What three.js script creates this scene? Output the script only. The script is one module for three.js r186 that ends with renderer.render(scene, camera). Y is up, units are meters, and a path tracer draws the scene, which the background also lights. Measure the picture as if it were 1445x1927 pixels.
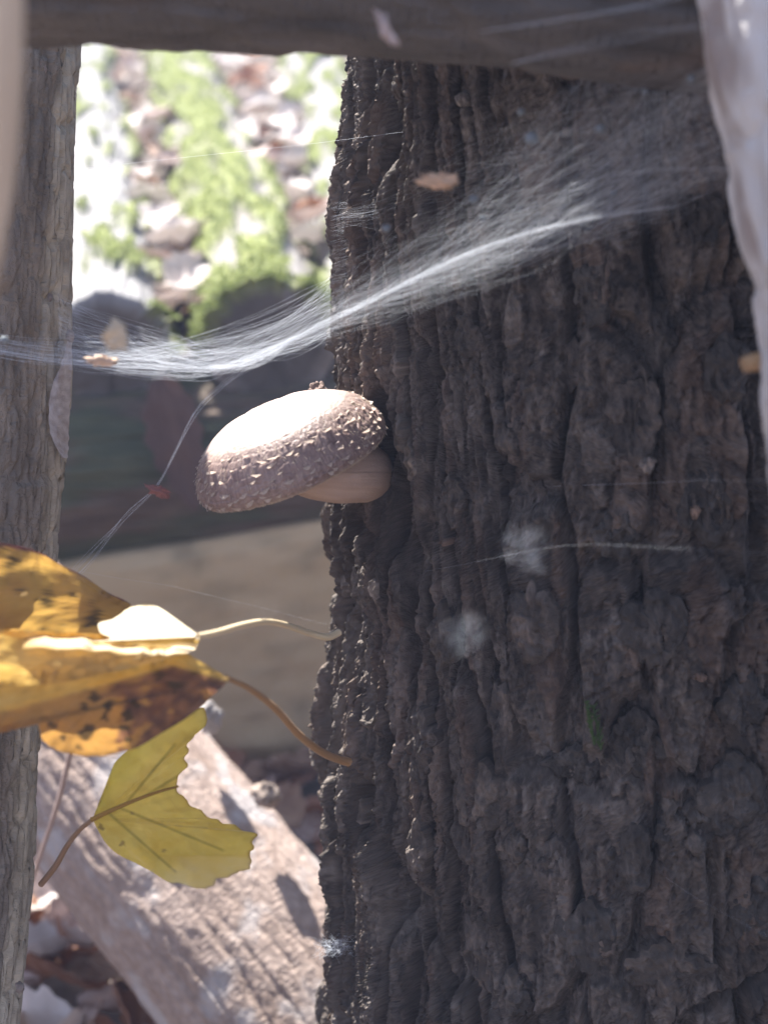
import * as THREE from 'three';
import { ImprovedNoise } from 'three/addons/math/ImprovedNoise.js';

// ---------------------------------------------------------------- camera, sky, sun, exposure
const W = 1445, H = 1927, F = 2803;                       // photograph size and focal length in its pixels
const PITCH = 18 * Math.PI / 180, CAMY = 0.6;
const scene = new THREE.Scene();
const camera = new THREE.PerspectiveCamera(2 * Math.atan(H / 2 / F) * 180 / Math.PI, W / H, 0.02, 200);
camera.position.set(0, CAMY, 0);
camera.rotation.set(-PITCH, 0, 0);
camera.updateMatrixWorld(true);
camera.focus = 0.55;
camera.userData.fStop = 8.8;

const SKY = 0.145;
const sunDir = new THREE.Vector3(-0.30, 0.80, -0.50).normalize();
{ // plain pale sky: a little bluer overhead, whiter low down and round the sun
  const w = 256, h = 128, d = new Float32Array(w * h * 4);
  for (let y = 0; y < h; y++) for (let x = 0; x < w; x++) {
    const el = ((y + 0.5) / h - 0.5) * Math.PI, az = ((x + 0.5) / w - 0.5) * 2 * Math.PI, up = Math.max(0, Math.sin(el));
    const dir = new THREE.Vector3(Math.cos(el) * Math.cos(az), Math.sin(el), Math.cos(el) * Math.sin(az)), g = Math.pow(Math.max(0, dir.dot(sunDir)), 6);
    const k = Math.pow(1 - up, 2), o = (y * w + x) * 4;
    d[o] = SKY * (0.62 + 0.22 * k + 0.8 * g); d[o + 1] = SKY * (0.84 + 0.14 * k + 0.8 * g); d[o + 2] = SKY * (1.30 + 0.0 * k + 0.8 * g); d[o + 3] = 1;
  }
  const t = new THREE.DataTexture(d, w, h, THREE.RGBAFormat, THREE.FloatType); t.mapping = THREE.EquirectangularReflectionMapping; t.magFilter = THREE.LinearFilter; t.needsUpdate = true;
  scene.background = t; scene.environment = t;
  scene.fog = new THREE.FogExp2(0xc2d2ff, 0.036);  // thin haze added to imitate milky lens glare
}
const sun = new THREE.DirectionalLight(new THREE.Color(1.0, 0.96, 0.90), 5.0);
sun.position.copy(sunDir).multiplyScalar(6); sun.target.position.set(0, 0.3, -0.8);
sun.position.add(sun.target.position);
sun.castShadow = true; sun.shadow.mapSize.set(4096, 4096);
Object.assign(sun.shadow.camera, { left: -2.5, right: 2.5, top: 2.5, bottom: -2.5, near: 0.1, far: 14 });
scene.add(sun, sun.target);
const renderer = new THREE.WebGLRenderer({ antialias: true });
renderer.toneMapping = THREE.LinearToneMapping;
renderer.toneMappingExposure = 4.25;
renderer.shadowMap.enabled = true;

// ---------------------------------------------------------------- helpers
const V3 = THREE.Vector3;
const cP = Math.cos(PITCH), sP = Math.sin(PITCH);
const P = (px, py, d) => {                                // pixel and view depth to a world point
  const x = (px - W / 2) / F * d, y = -(py - H / 2) / F * d;
  return new V3(x, CAMY + y * cP - d * sP, -y * sP - d * cP);
};
const onHeight = (px, py, h) => {                         // pixel to the horizontal plane at height h
  const r = P(px, py, 1).sub(camera.position);
  return camera.position.clone().addScaledVector(r, (h - CAMY) / r.y);
};
const bankY = (z) => 0.345 + 0.12 * (-z - 1.15);
const onBank = (px, py, off = 0) => {                     // pixel to the sloping top of the bank
  const r = P(px, py, 1).sub(camera.position);
  const t = (0.345 + off - 0.12 * 1.15 - CAMY) / (r.y + 0.12 * r.z);
  return camera.position.clone().addScaledVector(r, t);
};
const onWall = (px, py, back = 0) => {                    // pixel to the upright front plane of the two timbers
  const r = P(px, py, 1).sub(camera.position);
  const t = (-1.15 - back) / (r.z + 0.18 * r.x);
  return camera.position.clone().addScaledVector(r, t);
};
let seed = 12345;
const rnd = () => { seed = (seed * 1664525 + 1013904223) >>> 0; return seed / 4294967296; };
const rr = (a, b) => a + (b - a) * rnd();
const PN = new ImprovedNoise();
const N = (x, y, z = 0) => PN.noise(x + 37.3, y + 91.7, z + 13.1);
const fbm = (x, y, z = 0, o = 4) => { let s = 0, a = 0.5, f = 1; for (let i = 0; i < o; i++) { s += a * N(x * f, y * f, z + i * 7.7); a *= 0.5; f *= 2.03; } return s; };
const clamp = (x, a = 0, b = 1) => Math.min(b, Math.max(a, x));
const ss = (a, b, x) => { const t = clamp((x - a) / (b - a)); return t * t * (3 - 2 * t); };
const mix = (a, b, t) => a + (b - a) * t;
const mix3 = (a, b, t) => [mix(a[0], b[0], t), mix(a[1], b[1], t), mix(a[2], b[2], t)];
const h2 = (i, j, k = 0) => { let n = Math.imul(i | 0, 374761393) ^ Math.imul(j | 0, 668265263) ^ Math.imul(k | 0, 2147483647 - 1274126177); n = Math.imul(n ^ (n >>> 13), 1274126177); n ^= n >>> 16; return (n >>> 0) / 4294967296; };
const wo = { d: 0, i: 0, j: 0, dx: 0, dy: 0 };
const worley = (x, y, k = 0) => {                         // elongated cells: wo.d is the distance to the border
  const xi = Math.floor(x), yi = Math.floor(y); let f1 = 9, f2 = 9;
  for (let a = -1; a <= 1; a++) for (let b = -1; b <= 1; b++) {
    const i = xi + a, j = yi + b, cx = i + 0.1 + 0.8 * h2(i, j, k), cy = j + 0.1 + 0.8 * h2(i, j, k + 5), dx = x - cx, dy = y - cy, d = Math.sqrt(dx * dx + dy * dy);
    if (d < f1) { f2 = f1; f1 = d; wo.i = i; wo.j = j; wo.dx = dx; wo.dy = dy; } else if (d < f2) f2 = d;
  }
  wo.d = f2 - f1; return wo;
};
const col = (hex) => { const c = new THREE.Color(hex); return [c.r, c.g, c.b]; };
const lerpTable = (tb, x) => {                            // piecewise table [[x, y], ...]
  if (x <= tb[0][0]) return tb[0][1];
  for (let i = 1; i < tb.length; i++) if (x <= tb[i][0]) { const t = (x - tb[i - 1][0]) / (tb[i][0] - tb[i - 1][0]); return mix(tb[i - 1][1], tb[i][1], t); }
  return tb[tb.length - 1][1];
};
const used = {};
const numbered = (n) => { const k = used[n] = (used[n] ?? -1) + 1; return k ? `${n}_${String(k).padStart(3, '0')}` : n; };
const shade = (o) => { o.traverse((m) => { if (m.isMesh) { m.castShadow = true; m.receiveShadow = true; } }); return o; };
const thing = (name, label, category, group) => {
  const o = new THREE.Group(); o.name = numbered(name); o.userData = { label, category }; if (group) o.userData.group = group; scene.add(o); return o;
};
const single = (name, geo, m, label, category, extra = {}) => {
  const o = new THREE.Mesh(geo, m); o.name = numbered(name); o.userData = { label, category, ...extra }; scene.add(o); return shade(o);
};
const part = (parent, name, geo, m, label) => { const o = new THREE.Mesh(geo, m); o.name = name; if (label) o.userData.label = label; parent.add(o); return shade(o); };

// a fine tileable relief, used as bump on bark, wood and soil
const reliefTexture = (() => {
  const n = 512, d = new Uint8Array(n * n * 4), tau = Math.PI * 2;
  const grid = (g, k) => (x, y) => { const fx = x * g, fy = y * g, i = Math.floor(fx), j = Math.floor(fy), u = ss(0, 1, fx - i), v = ss(0, 1, fy - j), q = (a, b) => h2(((a % g) + g) % g, ((b % g) + g) % g, k); return mix(mix(q(i, j), q(i + 1, j), u), mix(q(i, j + 1), q(i + 1, j + 1), u), v); };
  const gs = [[16, 1], [32, 2], [64, 3], [128, 4], [256, 5]].map(([g, k]) => grid(g, k));
  for (let y = 0; y < n; y++) for (let x = 0; x < n; x++) {
    let s = 0, a = 0.5; for (const g of gs) { s += a * Math.abs(g(x / n, y / n) * 2 - 1); a *= 0.62; }
    const v = clamp(s * 0.95) * 255, o = (y * n + x) * 4; d[o] = d[o + 1] = d[o + 2] = v; d[o + 3] = 255;
  }
  const t = new THREE.DataTexture(d, n, n); t.wrapS = t.wrapT = THREE.RepeatWrapping; t.magFilter = THREE.LinearFilter; t.minFilter = THREE.LinearMipmapLinearFilter; t.generateMipmaps = true; t.needsUpdate = true; return t;
})();
const rough = (bump = 0.0006, o = {}) => new THREE.MeshStandardMaterial({ vertexColors: true, roughness: 0.92, bumpMap: reliefTexture, bumpScale: bump, side: THREE.DoubleSide, ...o });
const M = {
  trunk: rough(0.0011, { roughness: 0.85 }), bark: rough(0.0011, { roughness: 0.85 }), wood: rough(0.0005), soil: rough(0.002), cap: rough(0.00018, { roughness: 0.5 }), stem: rough(0.0002, { roughness: 0.9 }),
  leaf: new THREE.MeshPhysicalMaterial({ vertexColors: true, roughness: 0.9, transmission: 0.58, thickness: 0, side: THREE.DoubleSide, bumpMap: reliefTexture, bumpScale: 0.0001 }),
  dryleaf: new THREE.MeshPhysicalMaterial({ vertexColors: true, roughness: 0.8, transmission: 0.18, thickness: 0, side: THREE.DoubleSide }),
  silk: new THREE.MeshStandardMaterial({ color: new THREE.Color(0.72, 0.76, 0.82), roughness: 0.6 }),
  moss: new THREE.MeshPhysicalMaterial({ color: 0xffffff, roughness: 0.9, transmission: 0.3, thickness: 0, side: THREE.DoubleSide }),
};

const gridGeo = (nu, nv, fn, wrap = false) => {           // fn(i, j, out) fills out.p, out.c, out.uv
  const pos = new Float32Array(nu * nv * 3), cl = new Float32Array(nu * nv * 3), uv = new Float32Array(nu * nv * 2), o = { p: null, c: null, uv: null };
  for (let j = 0; j < nv; j++) for (let i = 0; i < nu; i++) {
    fn(i, j, o); const k = j * nu + i;
    pos[k * 3] = o.p.x; pos[k * 3 + 1] = o.p.y; pos[k * 3 + 2] = o.p.z; cl.set(o.c, k * 3); uv[k * 2] = o.uv[0]; uv[k * 2 + 1] = o.uv[1];
  }
  const cols = wrap ? nu : nu - 1, idx = new Uint32Array(cols * (nv - 1) * 6); let q = 0;
  for (let j = 0; j < nv - 1; j++) for (let i = 0; i < cols; i++) {
    const a = j * nu + i, b = j * nu + (i + 1) % nu, c = a + nu, d = b + nu;
    idx[q++] = a; idx[q++] = b; idx[q++] = d; idx[q++] = a; idx[q++] = d; idx[q++] = c;
  }
  const g = new THREE.BufferGeometry();
  g.setAttribute('position', new THREE.BufferAttribute(pos, 3)); g.setAttribute('color', new THREE.BufferAttribute(cl, 3)); g.setAttribute('uv', new THREE.BufferAttribute(uv, 2));
  g.setIndex(new THREE.BufferAttribute(idx, 1)); g.computeVertexNormals(); return g;
};

// A log along a curve of world points. surf(th, s, y, t) -> [height above the mean radius, colour]; th 0 faces the camera, positive to its right.
const makeLog = ({ pts, R, nu, nv, front = 0.62, rows, surf, flatEnds = true, endColor, angles, adapt }) => {
  const curve = new THREE.CatmullRomCurve3(pts, false, 'centripetal'), L = curve.getLength();
  const frame = (t) => {
    const c = curve.getPointAt(clamp(t)), a = curve.getTangentAt(clamp(t)).normalize();
    const e1 = camera.position.clone().sub(c); e1.addScaledVector(a, -e1.dot(a)).normalize();
    const e2 = new V3().crossVectors(a, e1).normalize();
    return { c, a, e1, e2 };
  };
  const ts = []; for (let j = 0; j < nv; j++) ts.push(rows ? rows(j / (nv - 1)) : j / (nv - 1));
  const list = flatEnds ? [[ts[0], 0], [ts[0], 0.35], [ts[0], 0.7], ...ts.map((t) => [t, 1]), [ts[nv - 1], 0.7], [ts[nv - 1], 0.35], [ts[nv - 1], 0]] : ts.map((t) => [t, 1]);
  const fr = list.map(([t]) => frame(t));
  const th = []; for (let i = 0; i < nu; i++) { if (angles) { th.push(angles(i / nu)); continue; } const w = -1 + 2 * i / nu; th.push(Math.PI * (front * w + (1 - front) * w * w * w)); }
  const at = (t, a, h = 0) => { const f = frame(t), r = R(t, a) + h; return f.c.clone().addScaledVector(f.e1, Math.cos(a) * r).addScaledVector(f.e2, Math.sin(a) * r); };
  // on deeply cracked bark the columns crowd onto the walls of the cracks, so that these are as finely divided as the plates
  let column = (i) => [th[i], th[i] * R(0.5, 0)];
  if (adapt) {
    const { nc, t0, t1 } = adapt, r0 = R(0.5, 0), wts = [];
    for (let j = 0; j < nc; j++) { const t = mix(t0, t1, j / (nc - 1)), hs = th.map((a) => surf(a, a * r0, t * L, t)[0]); wts.push(th.map((a, i) => { const ds = i + 1 < nu ? (th[i + 1] - a) * r0 : (th[0] + 2 * Math.PI - a) * r0, dh = Math.abs(hs[(i + 1) % nu] - hs[i]); return Math.hypot(ds, Math.min(dh, 8 * ds)); })); }
    const blur = (src, n, m) => src.map((row, j) => row.map((_, i) => { let v = 0, q = 0; for (let b = -n; b <= n; b++) { const r = src[Math.min(nc - 1, Math.max(0, j + b))], g = n + 1 - Math.abs(b); for (let c = -m; c <= m; c++) { v += g * r[Math.min(nu - 1, Math.max(0, i + c))]; q += g; } } return v / q; }));
    const cum = blur(wts, 4, 1).map((row) => { const c = [0]; for (const v of row) c.push(c[c.length - 1] + v); return c; });
    let lastJ = -1, map = null;
    column = (i, j) => {
      if (j !== lastJ) {
        lastJ = j; const f = clamp((list[j][0] - t0) / (t1 - t0)) * (nc - 1), b = Math.min(nc - 2, Math.floor(f)), q = f - b, c = cum[b].map((v, k) => mix(v, cum[b + 1][k], q)), tot = c[nu];
        map = []; let k = 0; for (let n = 0; n < nu; n++) { const v = tot * n / nu; while (c[k + 1] < v) k++; const e = (v - c[k]) / (c[k + 1] - c[k]), a1 = k + 1 < nu ? th[k + 1] : th[0] + 2 * Math.PI; map.push([mix(th[k], a1, e), v]); }
      }
      return map[i];
    };
  }
  const geo = gridGeo(nu, list.length, (i, j, o) => {
    const [a, arc] = column(i, j), [t, k] = list[j], f = fr[j], r0 = R(t, a), s = a * R(0.5, 0), y = t * L;
    const [h, c] = surf(a, s, y, t), r = (r0 + h) * k;
    o.p = f.c.clone().addScaledVector(f.e1, Math.cos(a) * r).addScaledVector(f.e2, Math.sin(a) * r);
    if (k < 1) o.p.addScaledVector(f.a, 0.004 * N(k * 9 + a, a * 2, 3));
    o.c = k < 1 && endColor ? mix3(endColor, endColor.map((v) => v * 0.6), clamp(0.5 + N(k * 30, a))) : c; o.uv = [arc / 0.05, y / 0.05];
  }, true);
  return { geo, curve, L, frame, at };
};

// a batch of thin round strands, joined into one geometry
class Strands {
  constructor() { this.p = []; this.i = []; }
  add(points, r0, r1 = r0, sides = 3, flatten = null) {
    const n = points.length, base = this.p.length / 3, up = new V3(0.3, 0.9, 0.2).normalize();
    for (let k = 0; k < n; k++) {
      const d = points[Math.min(n - 1, k + 1)].clone().sub(points[Math.max(0, k - 1)]).normalize(), a = new V3().crossVectors(d, up).normalize(), b = new V3().crossVectors(d, a), r = mix(r0, r1, k / (n - 1));
      for (let s = 0; s < sides; s++) { const q = s / sides * 2 * Math.PI, c = points[k]; this.p.push(c.x + r * (a.x * Math.cos(q) + b.x * Math.sin(q)), c.y + r * (a.y * Math.cos(q) + b.y * Math.sin(q)), c.z + r * (a.z * Math.cos(q) + b.z * Math.sin(q))); }
    }
    for (let k = 0; k < n - 1; k++) for (let s = 0; s < sides; s++) { const a = base + k * sides + s, b = base + k * sides + (s + 1) % sides; this.i.push(a, b, b + sides, a, b + sides, a + sides); }
    for (const [k, flip] of [[0, 0], [n - 1, 1]]) for (let s = 1; s < sides - 1; s++) { const a = base + k * sides; flip ? this.i.push(a, a + s + 1, a + s) : this.i.push(a, a + s, a + s + 1); }
    return this;
  }
  geo(color) {
    const g = new THREE.BufferGeometry(); g.setAttribute('position', new THREE.Float32BufferAttribute(this.p, 3)); g.setIndex(this.i);
    if (color) g.setAttribute('color', new THREE.Float32BufferAttribute(Array.from({ length: this.p.length }, (_, k) => color[k % 3]), 3));
    g.setAttribute('uv', new THREE.Float32BufferAttribute(new Float32Array(this.p.length / 3 * 2), 2)); g.computeVertexNormals(); return g;
  }
}
const pxLine = (list, n = 24) => new THREE.CatmullRomCurve3(list.map(([x, y, d]) => P(x, y, d)), false, 'centripetal').getPoints(n);
// a lumpy little solid: ellipsoid with noise
const lump = (c, r, color, rough_ = 0.3, k = 0, n = 14) => {
  const g = gridGeo(n, n, (i, j, o) => {
    const u = i / n * 2 * Math.PI, v = j / (n - 1) * Math.PI, d = new V3(Math.sin(v) * Math.cos(u), Math.cos(v), Math.sin(v) * Math.sin(u));
    const q = 1 + rough_ * N(d.x * 2.3 + k, d.y * 2.3, d.z * 2.3) + rough_ * 0.5 * N(d.x * 6 + k, d.y * 6, d.z * 6);
    o.p = new V3(c.x + d.x * r[0] * q, c.y + d.y * r[1] * q, c.z + d.z * r[2] * q); o.c = mix3(color, color.map((x) => x * 0.6), clamp(0.5 + N(d.x * 4 + k, d.y * 4, d.z * 4))); o.uv = [u * 0.2, v * 0.2];
  }, true); return g;
};

// ---------------------------------------------------------------- ground and the bank behind the timbers
{
  const nx = 240, nz = 320;
  const geo = gridGeo(nx, nz, (i, j, o) => {
    const a = -1 + 2 * i / (nx - 1), b = j / (nz - 1);
    const x = 1.2 * a + 38 * a ** 7, z = b < 0.12 ? mix(30, 0.3, (b / 0.12) ** 0.3) : b < 0.88 ? mix(0.3, -3.6, (b - 0.12) / 0.76) : mix(-3.6, -40, ((b - 0.88) / 0.12) ** 2);
    const wallZ = -1.15 - 0.18 * x - 0.06, up = ss(wallZ + 0.015, wallZ - 0.02, z);
    let y = mix(-0.02, bankY(z) - 0.045, up);
    y += 0.022 * fbm(x * 7, z * 7) + 0.012 * N(x * 28, z * 28);
    if (z < -3.6) y += 0.3 * N(x * 0.2, z * 0.2);
    const n1 = clamp(0.5 + fbm(x * 30, z * 30, 3)), n2 = clamp(0.5 + 1.4 * N(x * 90, z * 90, 8));
    o.p = new V3(x, y, z); o.c = mix3(mix3([0.09, 0.066, 0.052], [0.22, 0.17, 0.14], n1), [0.08, 0.058, 0.045], n2 * 0.5); o.uv = [x / 0.1, z / 0.1];
  });
  single('ground', geo, M.soil, 'brown forest soil with leaf crumbs under the wood pile', 'ground', { kind: 'structure' });
}

// ---------------------------------------------------------------- background: lower timber, upper log, mossy logs on the bank
{
  const t = thing('sawn_timber', 'long flat tan timber lying on the ground under a dark log', 'timber');
  const nu = 150, nv = 34, T = 0.12;                        // round the section: bottom, front, top, back
  const geo = gridGeo(nv * 2 + 2, nu, (i, j, o) => {
    const u = j / (nu - 1), n = nv * 2 + 2, w = i / n;
    const top = onWall(mix(-250, 1000, u), mix(1134, 912, u)), bot = onWall(mix(-250, 1000, u), mix(1475, 1412, u));
    const back = new V3(-0.18, 0, -1).normalize().multiplyScalar(T);
    let p, q; const B = 0.42, Tt = 0.58, K = 0.9;
    if (w < B) { q = w / B; p = bot.clone().lerp(top, q); } else if (w < Tt) { q = (w - B) / (Tt - B); p = top.clone().addScaledVector(back, q); } else if (w < K) { q = (w - Tt) / (K - Tt); p = top.clone().lerp(bot, q).add(back); } else { q = (w - K) / (1 - K); p = bot.clone().add(back).addScaledVector(back, -q); }
    const e = w < B ? Math.min(q, 1 - q) : 0.5, rd = ss(0.06, 0, e) * 0.008;
    p.addScaledVector(back, (rd + 0.004 * fbm(u * 6, p.y * 12, 1) + 0.003 * N(u * 12, p.y * 90, 4)) / T);
    const g = clamp(0.5 + 0.9 * fbm(u * 5, p.y * 45, 2)), s = ss(0.12, 0.4, fbm(u * 9, p.y * 16, 9));
    o.p = p; o.c = mix3(mix3([0.52, 0.40, 0.235], [0.64, 0.505, 0.32], g), [0.17, 0.15, 0.10], clamp(s + 0.5 * ss(0.05, 0.35, fbm(u * 10, p.y * 60, 19))) * 0.55); o.uv = [u * 20, w * 6];
  }, true);
  part(t, 'beam', geo, M.wood);
}
{
  const t = thing('dark_log', 'dark green-brown log lying on top of the tan timber', 'log');
  const pts = [[-300, 930], [100, 893], [500, 850], [1000, 800]].map(([x, y]) => onWall(x, y, 0.075));
  const lg = makeLog({ pts, R: () => 0.078, nu: 150, nv: 170, surf: (a, s, y) => {
    const h = 0.007 * fbm(a * 2, y * 8) + 0.007 * fbm(a * 9, y * 14, 5) + 0.004 * fbm(a * 24, y * 20, 6), m = ss(-0.12, 0.18, fbm(a * 2.2, y * 7, 2)), n = clamp(0.5 + fbm(a * 12, y * 30, 7));
    return [h, mix3(mix3([0.07, 0.048, 0.034], [0.16, 0.11, 0.075], n), mix3([0.045, 0.062, 0.03], [0.085, 0.105, 0.05], n), m * 0.75)];
  } });
  part(t, 'bark', lg.geo, M.bark);
}
const mossyLog = (name, label, A, B, R, mossy, barkA, barkB, k) => {
  const t = thing(name, label, 'log', 'mossy logs lying side by side on the bank');
  const tips = [];
  const lg = makeLog({ pts: [A, A.clone().lerp(B, 0.5).add(new V3(0.004, 0, 0)), B], R: () => R, nu: 190, nv: 240, front: 0.7, endColor: [0.13, 0.11, 0.095], surf: (a, s, y) => {
    const m = mossy(a, y), n = clamp(0.5 + fbm(a * 8, y * 20, k)), cush = m * (0.008 + 0.008 * Math.abs(N(a * 3.5, y * 18, k)) + 0.003 * N(a * 11, y * 50, k) + 0.0015 * N(a * 40, y * 160, k));
    const h = 0.006 * fbm(a * 2.2, y * 7, k + 3) + 0.003 * fbm(a * 12, y * 26, k) + cush;
    return [h, mix3(mix3(barkA, barkB, n), mix3([0.17, 0.20, 0.055], [0.30, 0.325, 0.11], clamp(0.5 + 1.3 * N(a * 7, y * 30, k + 8))), m)];
  } });
  part(t, 'bark', lg.geo, M.bark);
  // moss shoots, far too many to count
  for (let q = 0; q < 26000 && tips.length < 13000; q++) {
    const a = rr(-2.4, 2.4), tt = rnd() ** 1.5, m = mossy(a, tt * lg.L); if (rnd() > m * 1.1) continue;
    const i = Math.round(((th) => { let w = th / Math.PI; for (let z = 0; z < 6; z++) w -= (0.7 * w + 0.3 * w ** 3 - th / Math.PI) / (0.7 + 0.9 * w * w); return (w + 1) / 2 * 190; })(a)) % 190, j = Math.round(tt * 239) + 3;
    const pa = lg.geo.attributes.position, na = lg.geo.attributes.normal, v = j * 190 + i;
    tips.push([new V3().fromBufferAttribute(pa, v), new V3().fromBufferAttribute(na, v)]);
  }
  const tuft = new THREE.BufferGeometry(), tv = [], ti = [];
  for (let b = 0; b < 3; b++) { const q = b / 3 * 6.283, x = Math.cos(q), z = Math.sin(q); const o = tv.length / 3; tv.push(-z * 0.4, 0, x * 0.4, z * 0.4, 0, -x * 0.4, x * 0.8 + z * 0.3, 0.42, z * 0.8 - x * 0.3, x * 1.3, 0.5, z * 1.3); ti.push(o, o + 1, o + 2, o, o + 2, o + 3); }
  tuft.setAttribute('position', new THREE.Float32BufferAttribute(tv, 3)); tuft.setIndex(ti); tuft.computeVertexNormals();
  const im = new THREE.InstancedMesh(tuft, M.moss, tips.length), mt = new THREE.Matrix4(), qn = new THREE.Quaternion(), c = new THREE.Color();
  const up = new V3(0, 1, 0);
  tips.forEach(([p, n], i) => {
    if (n.dot(new V3(0, 1, 0)) < -0.3) n.negate();
    const dir = n.clone().add(new V3(rr(-.5, .5), rr(0, .6), rr(-.5, .5))).normalize(), sc = rr(0.0018, 0.0036);
    mt.compose(p.clone().add(new V3(rr(-.003, .003), 0, rr(-.004, .004))), qn.setFromUnitVectors(up, dir), new V3(sc, sc * rr(0.9, 1.5), sc)); im.setMatrixAt(i, mt);
    const g = rnd(); im.setColorAt(i, c.setRGB(mix(0.2, 0.34, g), mix(0.25, 0.38, g), mix(0.05, 0.10, g)));
  });
  im.name = 'moss'; im.userData = { kind: 'stuff', label: 'bright green moss cushion' }; t.add(im); shade(im);
};
{
  mossyLog('mossy_log', 'log on the bank covered along its back with bright green moss', onBank(515, 655, 0.012), onBank(300, 20, 0.0), 0.05,
    (a, y) => ss(-0.14, 0.1, fbm(a * 1.6, y * 6, 1) + 0.2 - 0.24 * Math.abs(a + 0.05)), [0.2, 0.18, 0.165], [0.36, 0.33, 0.31], 1);
  mossyLog('mossy_log', 'grey log on the bank with scattered moss patches beside the weathered post', onBank(205, 665, 0.012), onBank(145, 20, 0.0), 0.048,
    (a, y) => ss(0.10, 0.22, fbm(a * 2.1, y * 8, 22) + 0.06 * Math.sin(y * 9)), [0.20, 0.19, 0.185], [0.36, 0.345, 0.34], 22);
  mossyLog('mossy_log', 'grey log on the bank with olive moss, half hidden by the upright trunk', onBank(720, 590, 0.012), onBank(550, 20, 0.0), 0.046,
    (a, y) => ss(0.06, 0.18, fbm(a * 2.1, y * 7, 41) + 0.05), [0.20, 0.185, 0.18], [0.34, 0.325, 0.315], 41);
}

// ---------------------------------------------------------------- fallen leaves: a few shapes, then copies
const leafGeo = (k, tones) => {
  const nu = 13, nv = 20;
  return gridGeo(nu, nv, (i, j, o) => {
    const u = -1 + 2 * i / (nu - 1), v = j / (nv - 1), w = 0.34 * Math.sin(Math.PI * v ** 0.75) ** 0.8 * (1 + 0.12 * Math.sin(v * 34 + k) * Math.abs(u)) + 0.008;
    const curl = 0.22 + 0.25 * h2(k, 3), x = u * w, z = v - 0.5;
    const y = curl * (u * u) * w * 1.4 + 0.16 * (v - 0.5) ** 2 * (h2(k, 7) > 0.5 ? 2 : -1.4) + 0.07 * N(u * 1.7 + k, v * 4, k) + 0.03 * N(u * 4, v * 9, k);
    o.p = new V3(x, y, z); const n = clamp(0.5 + fbm(u * 2 + k * 3, v * 5, k)), rib = ss(0.09, 0.02, Math.abs(u));
    o.c = mix3(mix3(tones[0], tones[1], n), tones[2], rib * 0.6); o.uv = [u, v];
  });
};
const toneSets = [[[0.42, 0.30, 0.26], [0.66, 0.53, 0.48], [0.68, 0.56, 0.49]], [[0.22, 0.12, 0.075], [0.42, 0.27, 0.18], [0.5, 0.36, 0.25]], [[0.50, 0.42, 0.38], [0.74, 0.67, 0.63], [0.76, 0.68, 0.62]], [[0.26, 0.11, 0.06], [0.40, 0.19, 0.10], [0.45, 0.26, 0.16]]];
const leafKinds = toneSets.flatMap((t, i) => [leafGeo(i * 2 + 1, t), leafGeo(i * 2 + 2, t)]);
const kindWord = ['pinkish brown', 'brown', 'pale beige', 'rust brown'];
const strew = (p, size, k, where, group, tilt = 0.5) => {
  const o = single('fallen_leaf', leafKinds[k], M.dryleaf, `dry curled ${kindWord[k >> 1]} leaf lying ${where}`, 'leaf', { group });
  o.position.copy(p); o.scale.setScalar(size); o.rotation.set(rr(-tilt, tilt), rr(0, 6.28), rr(-tilt, tilt)); return o;
};
{
  const stripL = (v) => [mix(360, 228, v) + rr(-50, 50), mix(590, 95, v)], stripR = (v) => [mix(640, 430, v) + rr(-65, 65), mix(470, 95, v)], stripF = (v) => [mix(150, 60, v) + rr(-25, 25), mix(600, 95, v)];
  for (let i = 0; i < 60; i++) { const [x, y] = stripL(i / 60); strew(onBank(x, y, rr(0.0, 0.045)), rr(0.045, 0.075), [0, 1, 4, 5, 4, 5, 2][Math.floor(rnd() * 7)], 'between the mossy and grey logs', 'fallen leaves between the mossy logs', 0.3); }
  for (let i = 0; i < 60; i++) { const [x, y] = stripR(i / 60); strew(onBank(x, y, rr(0.0, 0.045)), rr(0.045, 0.08), [0, 1, 4, 5, 4, 5, 6][Math.floor(rnd() * 7)], 'by the mossy log near the trunk', 'fallen leaves beside the trunk', 0.3); }
  for (let i = 0; i < 14; i++) { const [x, y] = stripF(i / 14); strew(onBank(x, y, rr(-0.01, 0.02)), rr(0.05, 0.08), Math.floor(rnd() * 8), 'next to the weathered post', 'fallen leaves by the weathered post'); }
  // leaves on the ground at the foot of the timber and under the leaning log
  for (let i = 0; i < 46; i++) { const p = onHeight(rr(-60, 330), rr(1560, 1990), 0.005 + rr(0, 0.03)); strew(p, rr(0.04, 0.075), Math.floor(rnd() * 8), 'on the ground below the leaning log', 'fallen leaves below the leaning log', 0.7); }
  for (let i = 0; i < 22; i++) { const p = onHeight(rr(330, 680), rr(1420, 1600), 0.005 + rr(0, 0.025)); strew(p, rr(0.04, 0.07), [2, 3, 6, 7, 0][Math.floor(rnd() * 5)], 'on the ground at the foot of the tan timber', 'fallen leaves at the foot of the timber', 0.6); }
}
{ // a long brown leaf hanging down the front of the dark log
  const g = leafGeo(31, [[0.09, 0.05, 0.04], [0.15, 0.085, 0.065], [0.15, 0.09, 0.07]]);
  const o = single('hanging_leaf', g, M.dryleaf, 'long reddish brown leaf hanging down the front of the dark log', 'leaf');
  o.position.copy(onWall(335, 835, -0.012)); o.scale.set(0.062, 0.05, 0.11); o.rotation.set(Math.PI / 2 - 0.12, 0, 0); o.rotateY(0.22);
}

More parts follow.
